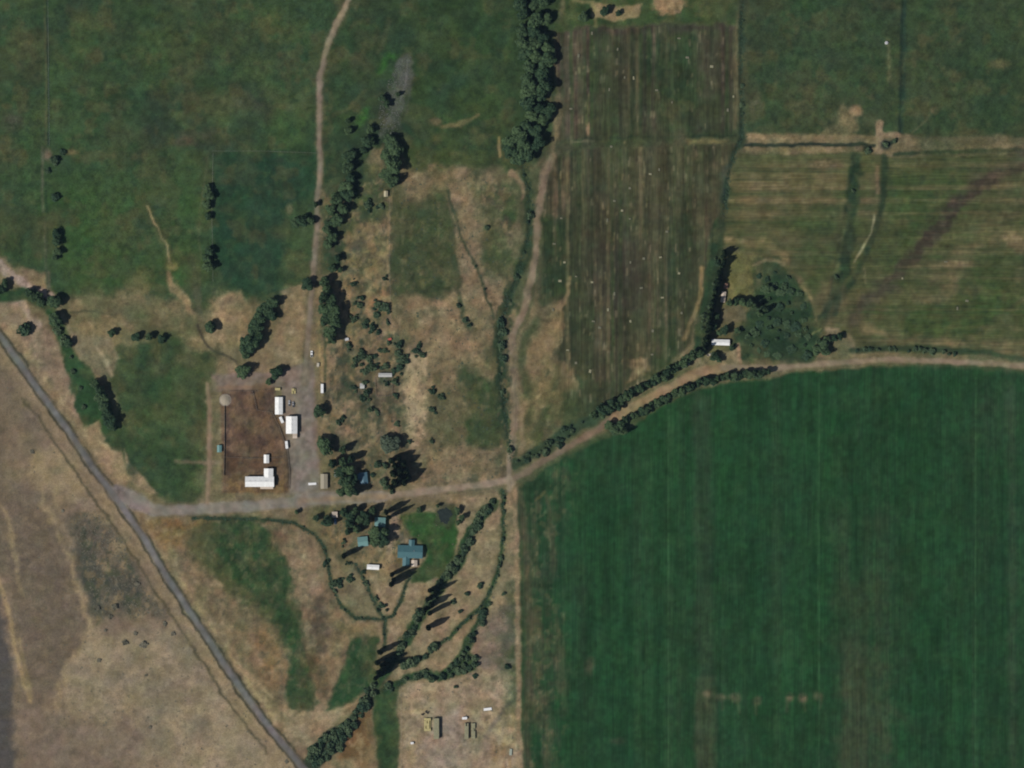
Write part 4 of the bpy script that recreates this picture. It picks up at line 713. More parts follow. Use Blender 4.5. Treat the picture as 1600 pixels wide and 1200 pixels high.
def round_proto(seed, n=1900, size=.1, mat=None, nl=15):
    r = random.Random(seed); lobes = [(0, 0, 1.0, .62, .62)]
    for k in range(nl):
        a = k * 2.4 + r.uniform(-.5, .5); q = r.uniform(.35, .72); h = r.uniform(.55, 1.45); q *= 1 - .35 * max(0, h - 1.0)
        lobes.append((q * math.cos(a), q * math.sin(a), h, r.uniform(.2, .4), r.uniform(.2, .36)))
    cr = leafmesh('crown', lobes, n, size, mat, seed)
    t = MB(); t.tube((0, 0, -.1), (.02, 0, .55), .075, .05); t.tube((.02, 0, .53), (0, .03, 1.1), .05, .015)
    for k in range(5):
        a = k * 1.26 + r.uniform(-.3, .3); t.tube((.02, 0, .42 + .07 * k), (.5 * math.cos(a), .5 * math.sin(a), .85 + .09 * k), .032, .008, 5)
    return cr, t.mesh('trunk', M_BARK)
def poplar_proto(seed, n=1500):
    r = random.Random(seed); lobes = []
    for k in range(16):
        h = .1 + .82 * k / 15; w = math.sin(math.pi * min(1, (h + .12) / 1.12)) ** .6 * .75
        a = r.uniform(0, 6.3); o = r.uniform(0, .28) * w
        lobes.append((o * math.cos(a), o * math.sin(a), h, max(.2, w * r.uniform(.7, 1.0)), .085))
    cr = leafmesh('crown', lobes, n, .17, ML_POP, seed, .1)
    v = np.empty(len(cr.vertices) * 3, np.float32)
    t = MB(); t.tube((0, 0, -.02), (0, 0, .9), .09, .02, 6)
    for k in range(5): a = k * 1.3; t.tube((0, 0, .15 + .1 * k), (.35 * math.cos(a), .35 * math.sin(a), .38 + .1 * k), .035, .01, 4)
    return cr, t.mesh('trunk', M_BARK)
def shrub_proto(seed, mat, n=420, size=.2):
    r = random.Random(seed); lobes = [(0, 0, .4, .55, .4)]
    for k in range(7):
        a = k * .9 + r.uniform(-.4, .4); q = r.uniform(.3, .7); lobes.append((q * math.cos(a), q * math.sin(a), r.uniform(.25, .6), r.uniform(.22, .4), r.uniform(.2, .34)))
    cr = leafmesh('foliage', lobes, n, size, mat, seed)
    t = MB()
    for k in range(5): a = k * 1.26; t.tube((.05 * math.cos(a), .05 * math.sin(a), -.05), (.4 * math.cos(a), .4 * math.sin(a), .45), .04, .012, 5)
    return cr, t.mesh('stem', M_BARK)
PROTO = {'cot': [round_proto(s, mat=ML_COT) for s in (11, 12, 13, 14)], 'grey': [round_proto(s, mat=ML_GRY) for s in (21, 22)],
         'pop': [poplar_proto(s) for s in (31, 32, 33)], 'wil': [shrub_proto(s, ML_WIL) for s in (41, 42, 43)], 'bush': [shrub_proto(s, ML_WIL) for s in (51, 52, 53)], 'dark': [shrub_proto(s, ML_POP) for s in (71, 72, 73)], 'sage': [shrub_proto(s, ML_SAGE, 200, .25) for s in (61, 62)]}
NAME = {'cot': 'cottonwood_tree', 'grey': 'grey_leaved_tree', 'pop': 'poplar_tree', 'wil': 'willow_shrub', 'bush': 'bush', 'dark': 'shrub', 'sage': 'sagebrush'}
CAT = {'cot': 'tree', 'grey': 'tree', 'pop': 'tree', 'wil': 'shrub', 'bush': 'bush', 'dark': 'shrub', 'sage': 'shrub'}
tr = random.Random(5)
def plant(kind, x, y, r, label, group=None, h=None):
    cr, tk = tr.choice(PROTO[kind])
    o = empty(NAME[kind], x, y, tr.uniform(0, 6.28)); rm = r * S
    if h is None: h = {'cot': rm * 1.15 + 2.6, 'grey': rm * 1.1 + 2.5, 'pop': 24, 'wil': rm * .95 + .5, 'bush': rm * .85 + .5, 'dark': rm * .9 + .5, 'sage': rm * .55}[kind]
    if kind in ('cot', 'grey'): sz = h / 1.62
    elif kind == 'pop': sz = h
    else: sz = h / .85
    o.scale = (rm * tr.uniform(.82, 1.25), rm * tr.uniform(.82, 1.25), sz * tr.uniform(.85, 1.15))
    tag(o, label, CAT[kind], group)
    p1, p2 = ('crown', 'trunk') if kind in ('cot', 'grey', 'pop') else ('foliage', 'stem')
    link(p1, cr, o); link(p2, tk, o)
    return o
ORD = ['first', 'second', 'third', 'fourth', 'fifth', 'sixth', 'seventh', 'eighth', 'ninth', 'tenth', 'eleventh', 'twelfth', 'thirteenth', 'fourteenth', 'fifteenth', 'sixteenth', 'seventeenth', 'eighteenth', 'nineteenth', 'twentieth']
def ordw(k): return ORD[k] if k < 20 else f'{k + 1}' + ({1: 'st', 2: 'nd', 3: 'rd'}.get((k + 1) % 10, 'th'))
def row(kind, desc, where, pts, group, key='y', h=None, hj=.12):
    """plants of one stand, counted from one end so that each can be told from its neighbours"""
    pts = sorted(pts, key={'y': lambda p: p[1], 'x': lambda p: p[0], '-y': lambda p: -p[1]}[key])
    frm = {'y': 'from the top', 'x': 'from the left', '-y': 'from the bottom'}[key]
    for k, p in enumerate(pts):
        plant(kind, p[0], p[1], p[2], f'{desc}, {ordw(k)} {frm} {where}', group, None if h is None else h * tr.uniform(1 - hj, 1 + hj))
def fill(pts, sp, r0, r1, seed, cap=200):
    r = random.Random(seed); xs = [p[0] for p in pts]; ys = [p[1] for p in pts]; out = []
    for _ in range(4000):
        x, y = r.uniform(min(xs), max(xs)), r.uniform(min(ys), max(ys))
        if inside(x, y, pts) and all(math.hypot(x - a, y - b) > sp for a, b, _r in out): out.append((x, y, r.uniform(r0, r1)))
        if len(out) >= cap: break
    return out
def along(pts, sp, off_, r0, r1, seed, skip=0.0, even=False):
    r = random.Random(seed); out = []; P2 = np.array(pts, float); d = np.r_[0, np.cumsum(np.hypot(*np.diff(P2, axis=0).T))]; s = sp / 2
    while s < d[-1]:
        if r.random() >= skip: out.append((np.interp(s, d, P2[:, 0]) + r.gauss(0, off_ * .75), np.interp(s, d, P2[:, 1]) + r.gauss(0, off_ * .75), r0 * .8 + (r1 * 1.15 - r0 * .8) * r.random() ** 1.4))
        s += sp * r.uniform(.75, 1.25) if even else sp * r.choice((.35, .5, .7, 1, 1.3, 1.9, 2.1 if sp > 12 else 1))
    return out
def scrub(pts, seed):
    r = random.Random(seed); out = []
    for x, y, q in pts:
        out.append((x, y, q * .78))
        for _ in range(r.randint(1, 3)):
            a = r.uniform(0, 6.28); d = q * r.uniform(.7, 1.4); out.append((x + d * math.cos(a), y + d * math.sin(a), q * r.uniform(.28, .55)))
    return out
# the dense belt at the top
row('cot', 'broad dark cottonwood', 'in the belt left of the mown field',
    fill([(814, -10), (848, -10), (858, 60), (858, 110), (848, 150), (858, 170), (846, 220), (832, 240), (814, 258), (796, 250), (796, 218), (816, 195), (826, 150), (814, 90), (810, 40)], 15, 10, 15, 3), 'trees of the dense belt', 'y')
row('cot', 'round green tree', 'beside the bare patch at the top edge', [(912, 27, 9), (945, 18, 8), (966, 21, 5)], 'trees beside the bare patch', 'x')
# west side
row('bush', 'small dark bush', 'along the left fence line', [(98, 238, 5), (86, 252, 7), (75, 267, 5), (87, 308, 7)], 'bushes on the left fence line')
row('cot', 'dark rounded tree', 'along the left pasture fence', [(88, 366, 8), (89, 378, 7), (91, 393, 8), (87, 402, 6)], 'trees along the left fence')
row('cot', 'dark rounded tree', 'in the row above the pale patch', [(325, 294, 7), (327, 306, 8), (324, 320, 8), (326, 338, 6), (328, 392, 8), (323, 404, 8), (326, 417, 9)], 'trees in the broken row')
plant('cot', 329, 511, 11, 'dark round tree standing alone on the pale dry patch')
row('cot', 'dark tree', 'beside the pale track at far left', [(2, 452, 10), (8, 443, 8), (45, 457, 8), (55, 465, 9), (63, 461, 7), (66, 473, 9), (87, 472, 12), (88, 500, 12), (107, 537, 8)], 'trees beside the pale track', 'x')
plant('wil', 39, 516, 12, 'bright green willow clump on bare tan ground beside the highway')
row('cot', 'small dark round tree', 'of the four above the green meadow', [(175, 520, 7), (213, 527, 8), (234, 526, 8), (253, 530, 6)], 'four trees above the meadow', 'x')
row('cot', 'dense dark tree', 'of the ditch clump by the highway', [(150, 600, 9), (156, 610, 10), (160, 622, 12), (164, 635, 12), (168, 648, 12), (173, 660, 11), (178, 668, 7)], 'trees of the ditch clump')
row('wil', 'low green willow', 'in the strip below the pale track', along([(88, 510), (104, 540), (115, 570), (124, 605), (130, 640)], 13, 4, 4, 7, 9), 'willows of the strip below the track')
row('cot', 'broad dark tree', 'of the stand left of the straight lane', [(425, 474, 11), (414, 484, 13), (424, 492, 10), (404, 500, 12), (398, 512, 13), (390, 538, 18), (404, 528, 11), (384, 552, 10), (380, 579, 12), (432, 582, 10), (420, 596, 6)], 'trees left of the lane')
row('cot', 'dark tree', 'growing against the left edge of the lane', [(462, 348, 8), (473, 346, 11), (486, 346, 7), (493, 320, 5), (480, 445, 10)], 'trees against the lane')
# right of the lane
row('cot', 'dark tree', 'of the tall thicket right of the lane', [(544, 189, 6), (545, 205, 6), (579, 202, 8), (574, 222, 11), (568, 235, 8), (547, 245, 11), (544, 262, 11), (548, 278, 10), (540, 292, 12), (543, 306, 12), (526, 312, 11), (536, 326, 11), (518, 328, 11), (526, 345, 10), (514, 350, 9), (520, 372, 9), (512, 382, 8), (512, 360, 8), (528, 404, 7), (520, 420, 8), (532, 422, 6)], 'trees of the thicket')
row('cot', 'tall broad tree', 'of the group below the grey marsh', [(608, 220, 12), (616, 232, 13), (606, 244, 13), (615, 258, 14), (606, 272, 12), (614, 284, 11), (598, 154, 7), (604, 163, 7), (622, 148, 5)], 'trees above the yellow reeds')
row('cot', 'dark tree', 'of the stand beside the dry lots', [(508, 440, 9), (512, 452, 8), (506, 466, 11), (518, 470, 11), (510, 484, 13), (522, 490, 13), (509, 500, 11), (525, 504, 10), (516, 520, 12), (519, 532, 8)], 'trees of the stand by the dry lots', h=13)
row('bush', 'dark bush', 'scattered over the yellow dry lots', scrub([(552, 444, 6), (600, 436, 5), (566, 466, 6), (562, 477, 8), (590, 476, 7), (602, 480, 8), (554, 499, 7), (570, 508, 7), (582, 514, 9), (575, 320, 8), (596, 322, 6), (588, 492, 6), (606, 505, 5)], 25), 'bushes of the yellow lots')
row('bush', 'leafy green bush', 'around the open pens of the dry lots', scrub([(545, 540, 6), (557, 562, 10), (566, 556, 8), (577, 560, 8), (582, 574, 9), (572, 580, 7), (600, 548, 6), (603, 572, 7), (624, 538, 8), (622, 552, 9), (628, 562, 9), (624, 575, 8), (616, 596, 7), (574, 612, 9), (566, 622, 8), (578, 640, 7), (618, 618, 6), (604, 600, 6), (570, 598, 7), (607, 536, 5), (590, 645, 5), (536, 652, 5), (528, 660, 5), (553, 606, 5)], 22), 'bushes around the pens')
row('bush', 'low bush', 'in the brown paddock left of the creek', scrub([(650, 548, 7), (660, 555, 6), (675, 612, 6), (676, 640, 5), (690, 620, 6), (640, 690, 4), (620, 662, 5), (674, 690, 5), (655, 540, 5)], 27), 'bushes of the brown paddock')
plant('cot', 498, 643, 12, 'round dark tree at the right edge of the gravel farmyard')
plant('cot', 508, 696, 15, 'large round dark green tree at the lower right of the farmyard')
row('cot', 'dark tree', 'of the cluster around the blue roofed house', [(536, 702, 7), (520, 724, 8), (536, 722, 9), (549, 717, 6), (532, 738, 10), (544, 734, 11), (553, 748, 10), (540, 752, 12), (546, 764, 11), (534, 768, 9), (555, 768, 7)], 'trees around the blue roof', h=14)
plant('grey', 610, 694, 15, 'pale grey green tree just north of the tall dark poplars')
row('pop', 'tall dark poplar', 'of the grove right of the blue house', [(612, 719, 6), (618, 728, 7), (625, 736, 7), (615, 740, 7), (626, 747, 7), (618, 754, 7), (612, 761, 6), (630, 724, 7), (635, 736, 7), (632, 752, 6.5), (624, 716, 6), (638, 746, 6)], 'poplars of the tight grove', h=19)
row('bush', 'green garden bush', 'in the yard right of the blue house', [(590, 726, 7), (602, 728, 6), (600, 754, 7), (603, 762, 5), (612, 768, 5), (582, 742, 4)], 'garden bushes')
# south of the road
row('cot', 'dark tree', 'of the grove around the small teal roofs', [(538, 800, 7), (548, 806, 9), (556, 798, 7), (546, 818, 9), (570, 804, 8), (582, 798, 8), (574, 814, 7), (558, 826, 8), (544, 830, 6), (588, 834, 12), (598, 842, 11), (586, 846, 9), (602, 830, 8), (562, 812, 7)], 'trees of the teal roof grove', h=12)
row('cot', 'round tree', 'beside the small shed below the road', [(512, 815, 11), (495, 809, 6), (464, 800, 4)], 'trees beside the small white shed', 'x')
row('pop', 'tall poplar', 'casting long shadow by the farm drive', [(604, 800, 5), (608, 808, 4.5), (538, 868, 5.5), (612, 912, 5), (616, 905, 5), (613, 897, 4.5)], 'poplars by the drive', h=24)
row('cot', 'small tree', 'on the lawn edge near the round pond', [(655, 797, 6), (715, 798, 6), (722, 808, 6), (716, 816, 5), (684, 790, 4)], 'trees near the pond', 'x')
row('bush', 'dark bush', 'in the paddocks below the farmhouses', scrub([(524, 912, 9), (530, 908, 7), (547, 906, 6), (599, 947, 6), (572, 912, 5), (545, 880, 4), (568, 893, 4), (588, 936, 5), (537, 848, 5), (508, 880, 5)], 27), 'bushes below the farmhouses')
row('wil', 'dense dark willow', 'along the main southern creek', along(creek_a[:-1], 8.5, 3.5, 4.5, 7.5, 21), 'willows of the southern creek')
row('pop', 'slender poplar', 'beside the main southern creek', [(672, 922, 4.5), (680, 924, 4), (668, 936, 4.5), (674, 944, 5), (664, 952, 4.5), (672, 957, 4), (670, 980, 5.5)], 'poplars beside the southern creek', h=21)
row('pop', 'tall dark poplar', 'of the group where the creeks join', [(594, 1018, 5), (590, 1034, 5.5), (598, 1038, 5), (592, 1050, 5), (600, 1046, 5), (588, 1058, 4.5), (606, 1036, 4.5)], 'poplars where the creeks join', h=23)
row('wil', 'small green willow', 'along the thin right hand creek', along(creek_b, 26, 1.5, 2.2, 4.2, 22, .2), 'willows of the right hand creek')
row('wil', 'low green willow', 'in the green patch above the hay yard', along(creek_c, 9, 3, 4, 7, 23) + fill([(725, 1024), (743, 1028), (741, 1046), (705, 1056), (690, 1060), (700, 1046)], 9, 4, 6, 24) + along(creek_d, 11, 4, 4, 6, 25) + [(678, 1009, 7), (672, 1012, 5), (640, 1036, 8), (632, 1040, 7), (652, 1030, 6), (742, 1056, 4)], 'willows above the hay yard', 'x')
row('bush', 'little round bush', 'on the tan ground between the two creeks', [(708, 940, 4), (719, 955, 3.5), (730, 928, 4), (787, 928, 4), (750, 915, 5), (793, 1042, 5), (712, 1073, 4)], 'bushes between the creeks', 'x')
row('wil', 'dense creekside willow', 'of the belt reaching the bottom highway', fill([(478, 1184), (502, 1154), (538, 1132), (560, 1104), (580, 1066), (590, 1070), (566, 1120), (534, 1166), (494, 1198)], 8, 5, 8, 26), 'willows of the bottom belt')
row('wil', 'small willow', 'along the winding ditch below the gravel road', along(ditch_a[3:], 30, 1.5, 2.2, 3.6, 27, .3) + along(ditch_b, 26, 1.5, 2.2, 3.6, 28, .3), 'willows of the winding ditch', 'x')
row('wil', 'dark streamside willow', 'along the central creek', along(creek_n, 19, 2.5, 2.8, 5.6, 29, .25) + [(797, 702, 6), (786, 520, 7), (784, 540, 7), (787, 560, 6), (783, 505, 8)], 'willows of the central creek')
row('wil', 'low bush', 'along the thin paddock ditches', [(717, 478, 4), (727, 500, 4.5), (733, 508, 4), (757, 452, 2.6), (743, 416, 2.4), (761, 356, 4)], 'bushes of the paddock ditches')
# middle road
row('cot', 'dark tree', 'of the long row above the curved tan road', along([(1096, 550), (1080, 558), (1060, 572), (1040, 584), (1018, 596), (996, 610), (972, 626), (950, 640), (926, 652)], 5.5, 3, 5, 8, 41, even=True) + [(940, 640, 9), (928, 648, 8), (955, 630, 7)], 'trees above the curved road', 'x', h=10)
row('cot', 'dark roadside tree', 'of the row below the curved tan road', along([(1202, 580), (1170, 586), (1130, 590), (1092, 598), (1066, 608), (1044, 622), (1018, 636), (995, 648), (972, 660)], 5.5, 2.5, 4.6, 7.6, 42, even=True) + [(960, 670, 9), (970, 664, 8), (952, 664, 8), (974, 674, 7)], 'trees below the curved road', 'x', h=9)
row('wil', 'grey green willow', 'on the bank where the two roads meet', along([(806, 724), (830, 713), (850, 702), (872, 690), (900, 672)], 6.5, 5, 2.6, 6, 43) + along([(812, 716), (850, 694), (890, 668), (925, 652)], 9, 4, 2.6, 5, 430), 'willows on the bank', 'x')
# eastern farmstead
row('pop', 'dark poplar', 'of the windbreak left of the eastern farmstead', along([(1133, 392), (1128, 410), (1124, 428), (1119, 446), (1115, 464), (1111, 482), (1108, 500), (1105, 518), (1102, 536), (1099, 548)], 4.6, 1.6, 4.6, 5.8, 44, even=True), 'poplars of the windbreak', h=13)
row('wil', 'young green willow', 'in the weedy strip left of the windbreak', along([(1120, 396), (1114, 430), (1106, 470), (1098, 510), (1094, 538)], 16, 3, 3, 5, 45), 'willows left of the windbreak')
row('cot', 'dark tree', 'of the row across the eastern farmstead', [(1140, 473, 7), (1150, 471, 7), (1160, 472, 7), (1170, 474, 7), (1178, 480, 6), (1186, 490, 7), (1196, 484, 6)], 'trees of the short row', 'x', h=12)
row('cot', 'dark tree', 'around the long white roofed house', [(1120, 494, 6), (1114, 510, 7), (1132, 516, 8), (1124, 520, 6), (1152, 517, 6), (1143, 544, 5), (1116, 558, 9), (1123, 562, 6), (1199, 448, 6), (1206, 452, 5)], 'trees around the white roofed house')
row('dark', 'spreading green shrub', 'on the dark green eastern lot', fill([(1185, 425), (1230, 425), (1262, 480), (1266, 555), (1180, 560), (1160, 520), (1185, 500)], 13, 2.5, 8, 46, 40), 'shrubs on the green lot', h=1.9, hj=.5)
row('cot', 'bushy dark tree', 'at the far end of the ditch', [(1276, 546, 9), (1286, 540, 10), (1280, 534, 7), (1290, 550, 7), (1303, 529, 7), (1312, 526, 6), (1292, 530, 6)], 'trees at the end of the ditch', 'x')
row('wil', 'low dark shrub', 'in the hedge above the eastern road', along([(1335, 547), (1400, 546), (1450, 548), (1500, 552)], 10, 2, 3, 4.6, 47), 'shrubs of the eastern hedge', 'x')
row('bush', 'ditch bush', 'along the ditch right of the mown fields', along([(1160, 15), (1158, 120), (1160, 215), (1146, 245), (1136, 290), (1132, 335)], 30, 2, 2.2, 4, 48, .35), 'bushes of the ditch right of the mown fields')
row('bush', 'low ditch bush', 'along the ditch in the patchy field', along([(1338, 250), (1332, 320), (1322, 400), (1300, 460)], 30, 4, 2.4, 4, 49, .3) + [(1384, 226, 5), (1356, 236, 5), (1398, 220, 4)], 'bushes of the branching ditch')
# sagebrush that shows singly on the range
row('sage', 'dark sagebrush clump', 'on the pale range left of the highway', [(172, 964, 3.6), (225, 1007, 5.8), (195, 1004, 5.0), (152, 950, 4.3), (258, 975, 4.3), (270, 990, 4.3), (155, 1032, 3.6), (212, 990, 3.6), (180, 948, 5.8), (214, 912, 5.0), (235, 1136, 2.9), (50, 706, 3.6), (98, 798, 2.9), (228, 1055, 2.9), (165, 985, 2.9), (448, 1190, 2.9)], 'sagebrush on the pale range')
# uncountable low cover: reeds along the water, small tufts on the dry land
def tufts(name, xy, rad, h, mat, label, cat, seed, blades=5):
    r = np.random.default_rng(seed); n = len(xy); x = np.repeat(xy[:, 0], blades); y = np.repeat(xy[:, 1], blades); k = n * blades
    rr = np.repeat(rad * .5 * r.uniform(.12, 1, n) ** -.5, blades); hh = np.repeat(r.uniform(h * .5, h * 1.4, n), blades)
    a = r.uniform(0, 6.283, k); wx, wy = (x - 800) * S, (600 - y) * S; z = samp(Z, x, y)
    cx, cy = wx + rr * .5 * np.cos(a), wy + rr * .5 * np.sin(a); b = a + r.uniform(.6, 2.5, k)
    ux, uy = np.cos(b) * rr * .7, np.sin(b) * rr * .7
    v = np.stack([np.stack([cx - ux, cy - uy, z + .02], -1), np.stack([cx + ux, cy + uy, z + .05], -1),
                  np.stack([cx + ux * .7 + np.cos(a) * rr * 1.5, cy + uy * .7 + np.sin(a) * rr * 1.5, z + hh * .8], -1), np.stack([cx - ux * .7 + np.cos(a) * rr * 1.2, cy - uy * .7 + np.sin(a) * rr * 1.2, z + hh], -1)], 1).reshape(-1, 3)
    me = np_mesh(name, v, np.arange(4 * k).reshape(-1, 4), mat)
    return tag(link(name, me), label, cat, kind='stuff')
def line_pts(lines, n, wd, seed):
    r = np.random.default_rng(seed); out = []
    tot = [sum(math.dist(a, b) for a, b in zip(p[:-1], p[1:])) for p, _ in lines]
    for (p, w_), l in zip(lines, tot):
        P2 = np.array(p, float); d = np.r_[0, np.cumsum(np.hypot(*np.diff(P2, axis=0).T))]; s = r.uniform(0, d[-1], int(n * l / sum(tot)))
        out.append(np.stack([np.interp(s, d, P2[:, 0]) + r.normal(0, w_ * .45, len(s)), np.interp(s, d, P2[:, 1]) + r.normal(0, w_ * .45, len(s))], 1))
    return np.concatenate(out)
tufts('reeds', line_pts([(creek_a, 8), (creek_b, 3.5), (creek_c, 6), (creek_d, 6), (ditch_a, 3), (ditch_b, 3), (creek_n, 6), (ditch_c, 5)], 2600, 4, 1), .6, .5, ML_WIL, 'reeds and rank grass lining the creeks and ditches', 'reeds', 2, 4)
def poly_pts(pts, n, seed):
    r = np.random.default_rng(seed); xs = [p[0] for p in pts]; ys = [p[1] for p in pts]; q = np.stack([r.uniform(min(xs), max(xs), n * 3), r.uniform(min(ys), max(ys), n * 3)], 1)
    k = poly_sd(q[:, 0], q[:, 1], pts) < 0
    return q[k][:n]
dryp = np.concatenate([poly_pts(sagep, 700, 3), poly_pts(low, 120, 4), poly_pts(rangep, 350, 5), poly_pts(se, 200, 6)])
tufts('sagebrush_cover', dryp, .55, .35, ML_SAGE, 'sparse sagebrush and dry tufts dotting the tan ground', 'sagebrush', 7, 5)
tufts('weeds', np.concatenate([poly_pts(lots, 500, 8), poly_pts(pad, 150, 9), poly_pts([(500, 790), (640, 790), (640, 900), (540, 890)], 120, 10)]), .5, .35, ML_GRY, 'patchy weeds on the dry lots and paddock', 'weeds', 11, 5)
tufts('marsh_reeds', poly_pts([(622, 92), (642, 88), (638, 130), (620, 210), (592, 210), (592, 170), (606, 130)], 800, 12), .35, .4, mk('dead_reeds', (.12, .13, .11), .9, var=.3, scale=.4), 'grey dead reeds in the narrow marsh', 'reeds', 13, 5)
# ------------------------------------------------------------------ buildings
M_WROOF = mk('white_metal_roof', (.76, .76, .74), .55, .0, .13, .35); M_WWALL = mk('white_siding', (.62, .61, .57), .75, var=.08); M_GWALL = mk('grey_boards', (.30, .27, .23), .85, var=.2)
M_TEAL = mk('teal_metal_roof', (.055, .135, .15), .6, 0, .12, .5); M_TEAL2 = mk('pale_teal_roof', (.13, .25, .24), .65, 0, .12, .6); M_BLUE = mk('blue_metal_roof', (.085, .165, .215), .6, 0, .12, .5)
M_TANR = mk('weathered_tan_roof', (.30, .27, .20), .85, var=.15); M_GREY = mk('grey_roof', (.42, .42, .40), .7, var=.12); M_PINK = mk('pale_pink_roof', (.50, .42, .34), .8, var=.1)
M_GLASS = mk('window_glass', (.04, .05, .06), .1, spec=.6, var=.05); M_DOOR = mk('door_paint', (.20, .16, .12), .6); M_TRIM = mk('trim', (.55, .53, .48), .6); M_CONC = mk('concrete', (.36, .34, .31), .9, var=.12); M_METAL = mk('dull_metal', (.35, .35, .35), .5, .4)
def wing(root, ox, oy, w, l, eave, rise, ridge, roof, wall, door=True, base=-.6):
    """one gabled block: w east-west, l north-south, in metres, centred at ox, oy of the thing"""
    x0, x1, y0, y1 = ox - w / 2, ox + w / 2, oy - l / 2, oy + l / 2; ov = .35
    along_x = ridge == 'x'; half = (l if along_x else w) / 2; c = oy if along_x else ox; a0, a1 = (x0, x1) if along_x else (y0, y1)
    ax = 'x' if along_x else 'y'
    MB().prism([(c - half, base), (c + half, base), (c + half, eave), (c, eave + rise), (c - half, eave)], ax, a0, a1).build('wall', wall, root)
    for s in (-1, 1):
        sl = rise / half; z = lambda q: eave + rise - sl * q
        e = half + ov; th = .12; m = MB()
        m.prism([(c, z(0) + .04), (c + s * e, z(e) + .04), (c + s * e, z(e) + .04 + th), (c, z(0) + .04 + th)], ax, a0 - ov, a1 + ov)
        k = max(2, int((a1 - a0) / 1.2))
        for i in range(k + 1):                                   # standing seams
            t = a0 - ov + .1 + (a1 - a0 + 2 * ov - .26) * i / k
            m.prism([(c + s * .05, z(.05) + .16), (c + s * e, z(e) + .16), (c + s * e, z(e) + .23), (c + s * .05, z(.05) + .23)], ax, t, t + .06)
        m.build('roof_panel', roof, root)
    MB().prism([(c - .22, eave + rise + .1 - .22 * rise / half + .02), (c, eave + rise + .28), (c + .22, eave + rise + .1 - .22 * rise / half + .02)], ax, a0 - ov - .02, a1 + ov + .02).build('ridge_cap', roof, root)
    def opening(side, t, wd, z0, z1, what):
        f = MB(); g = MB()
        if side in 'ns':
            y = y1 if side == 'n' else y0; s = 1 if side == 'n' else -1; f.box(t - wd / 2 - .1, t + wd / 2 + .1, *sorted((y - s * .02, y + s * .06)), z0 - .1, z1 + .1); g.box(t - wd / 2, t + wd / 2, *sorted((y + s * .03, y + s * .09)), z0, z1)
        else:
            x = x1 if side == 'e' else x0; s = 1 if side == 'e' else -1; f.box(*sorted((x - s * .02, x + s * .06)), t - wd / 2 - .1, t + wd / 2 + .1, z0 - .1, z1 + .1); g.box(*sorted((x + s * .03, x + s * .09)), t - wd / 2, t + wd / 2, z0, z1)
        if what == 'window': o = f.build('window', M_TRIM, root); g.build('pane', M_GLASS, o)
        else: o = g.build('door', M_DOOR, root); f.build('door_frame', M_TRIM, o)
    top = min(eave - .3, 2.1)
    if door:
        opening('s' if w >= l else 'e', (ox if w >= l else oy) - min(w, l) * .1, 1.0 if eave < 3.4 else 3.2, 0, top if eave < 3.4 else eave - .5, 'door')
        if w > 5 or l > 5:
            for sd in ('sn' if w >= l else 'ew'):
                q = (w if w >= l else l) * .32; o_ = ox if w >= l else oy
                opening(sd, o_ + q, 1.1, 1.0, top, 'window'); opening(sd, o_ - q, 1.1, 1.0, top, 'window')
def house(name, label, cat, x, y, w, l, roof, wall, eave=2.6, rise=1.4, ridge='x', rz=0, door=True):
    o = tag(empty(name, x, y, rz), label, cat); wing(o, 0, 0, w * S, l * S, eave, rise, ridge, roof, wall, door); return o
o = house('barn', 'large white roofed L shaped barn in the lower corral', 'barn', 406, 752.5, 44, 15, M_WROOF, M_WWALL, 4.0, 1.5, 'x')
wing(o, (420 - 406) * S, (752.5 - 739) * S, 13.4 * S, 13 * S, 3.8, 1.2, 'y', M_WROOF, M_WWALL, False)
lt = MB(); lt.prism([(-7.5 * S - 2.4, 2.2), (-7.5 * S - .05, 3.0), (-7.5 * S - .05, 3.12), (-7.5 * S - 2.4, 2.32)], 'x', 0.5, 12.6); lt.build('lean_to_roof', M_PINK, o)
for px_ in (.8, 4.5, 8.5, 12.2): MB().box(px_, px_ + .15, -7.5 * S - 2.3, -7.5 * S - 2.15, -.3, 2.2).build('post', M_GWALL, o)
for vx_, vy_ in ((-9, .8), (-4, .8), (1.5, .8), (6, .8)): MB().tube((vx_, vy_ - .8 + .75, 5.2), (vx_, vy_ - .05, 5.95), .28, .28, 8).build('roof_vent', M_METAL, o)
house('shed', 'small white roofed shed just above the L shaped barn', 'shed', 416.5, 717, 7, 12, M_WROOF, M_WWALL, 2.6, .8, 'y')
house('shed', 'long white roofed shed at the top right of the corral', 'shed', 436, 634, 11, 26, M_WROOF, M_WWALL, 3.0, .9, 'y')
o = house('workshop', 'wide white roofed workshop facing the gravel farmyard', 'building', 456, 664, 16.5, 26, M_WROOF, M_WWALL, 4.2, 1.5, 'y')
for vy_ in (-5, 0, 5): MB().tube((.7, vy_, 5.2), (.7, vy_, 6.0), .3, .3, 8).build('roof_vent', M_METAL, o)
wing(o, (461 - 456) * S, (664 - 681) * S, 6 * S, 6.5 * S, 2.4, .6, 'x', M_PINK, M_WWALL, False)
house('shed', 'tan grey roofed shed at the lower right corner of the farmyard', 'shed', 506.5, 752, 10, 22, M_TANR, M_GWALL, 2.8, .9, 'y')
house('shed', 'tiny white roofed shed under trees above the gravel road', 'shed', 526, 741, 6, 7, M_WROOF, M_WWALL, 2.3, .6, 'y')
o = house('house', 'blue roofed house half hidden by dark trees above the road', 'house', 568, 747, 12, 17, M_BLUE, M_WWALL, 2.8, 1.5, 'y', .1)
wing(o, -4.5, 1.5, 7 * S, 8 * S, 2.4, .9, 'x', M_BLUE, M_WWALL, False)
house('shed', 'small pale roofed shed below the road beside a round tree', 'shed', 523, 804, 8, 8, M_PINK, M_WWALL, 2.4, .8, 'x')
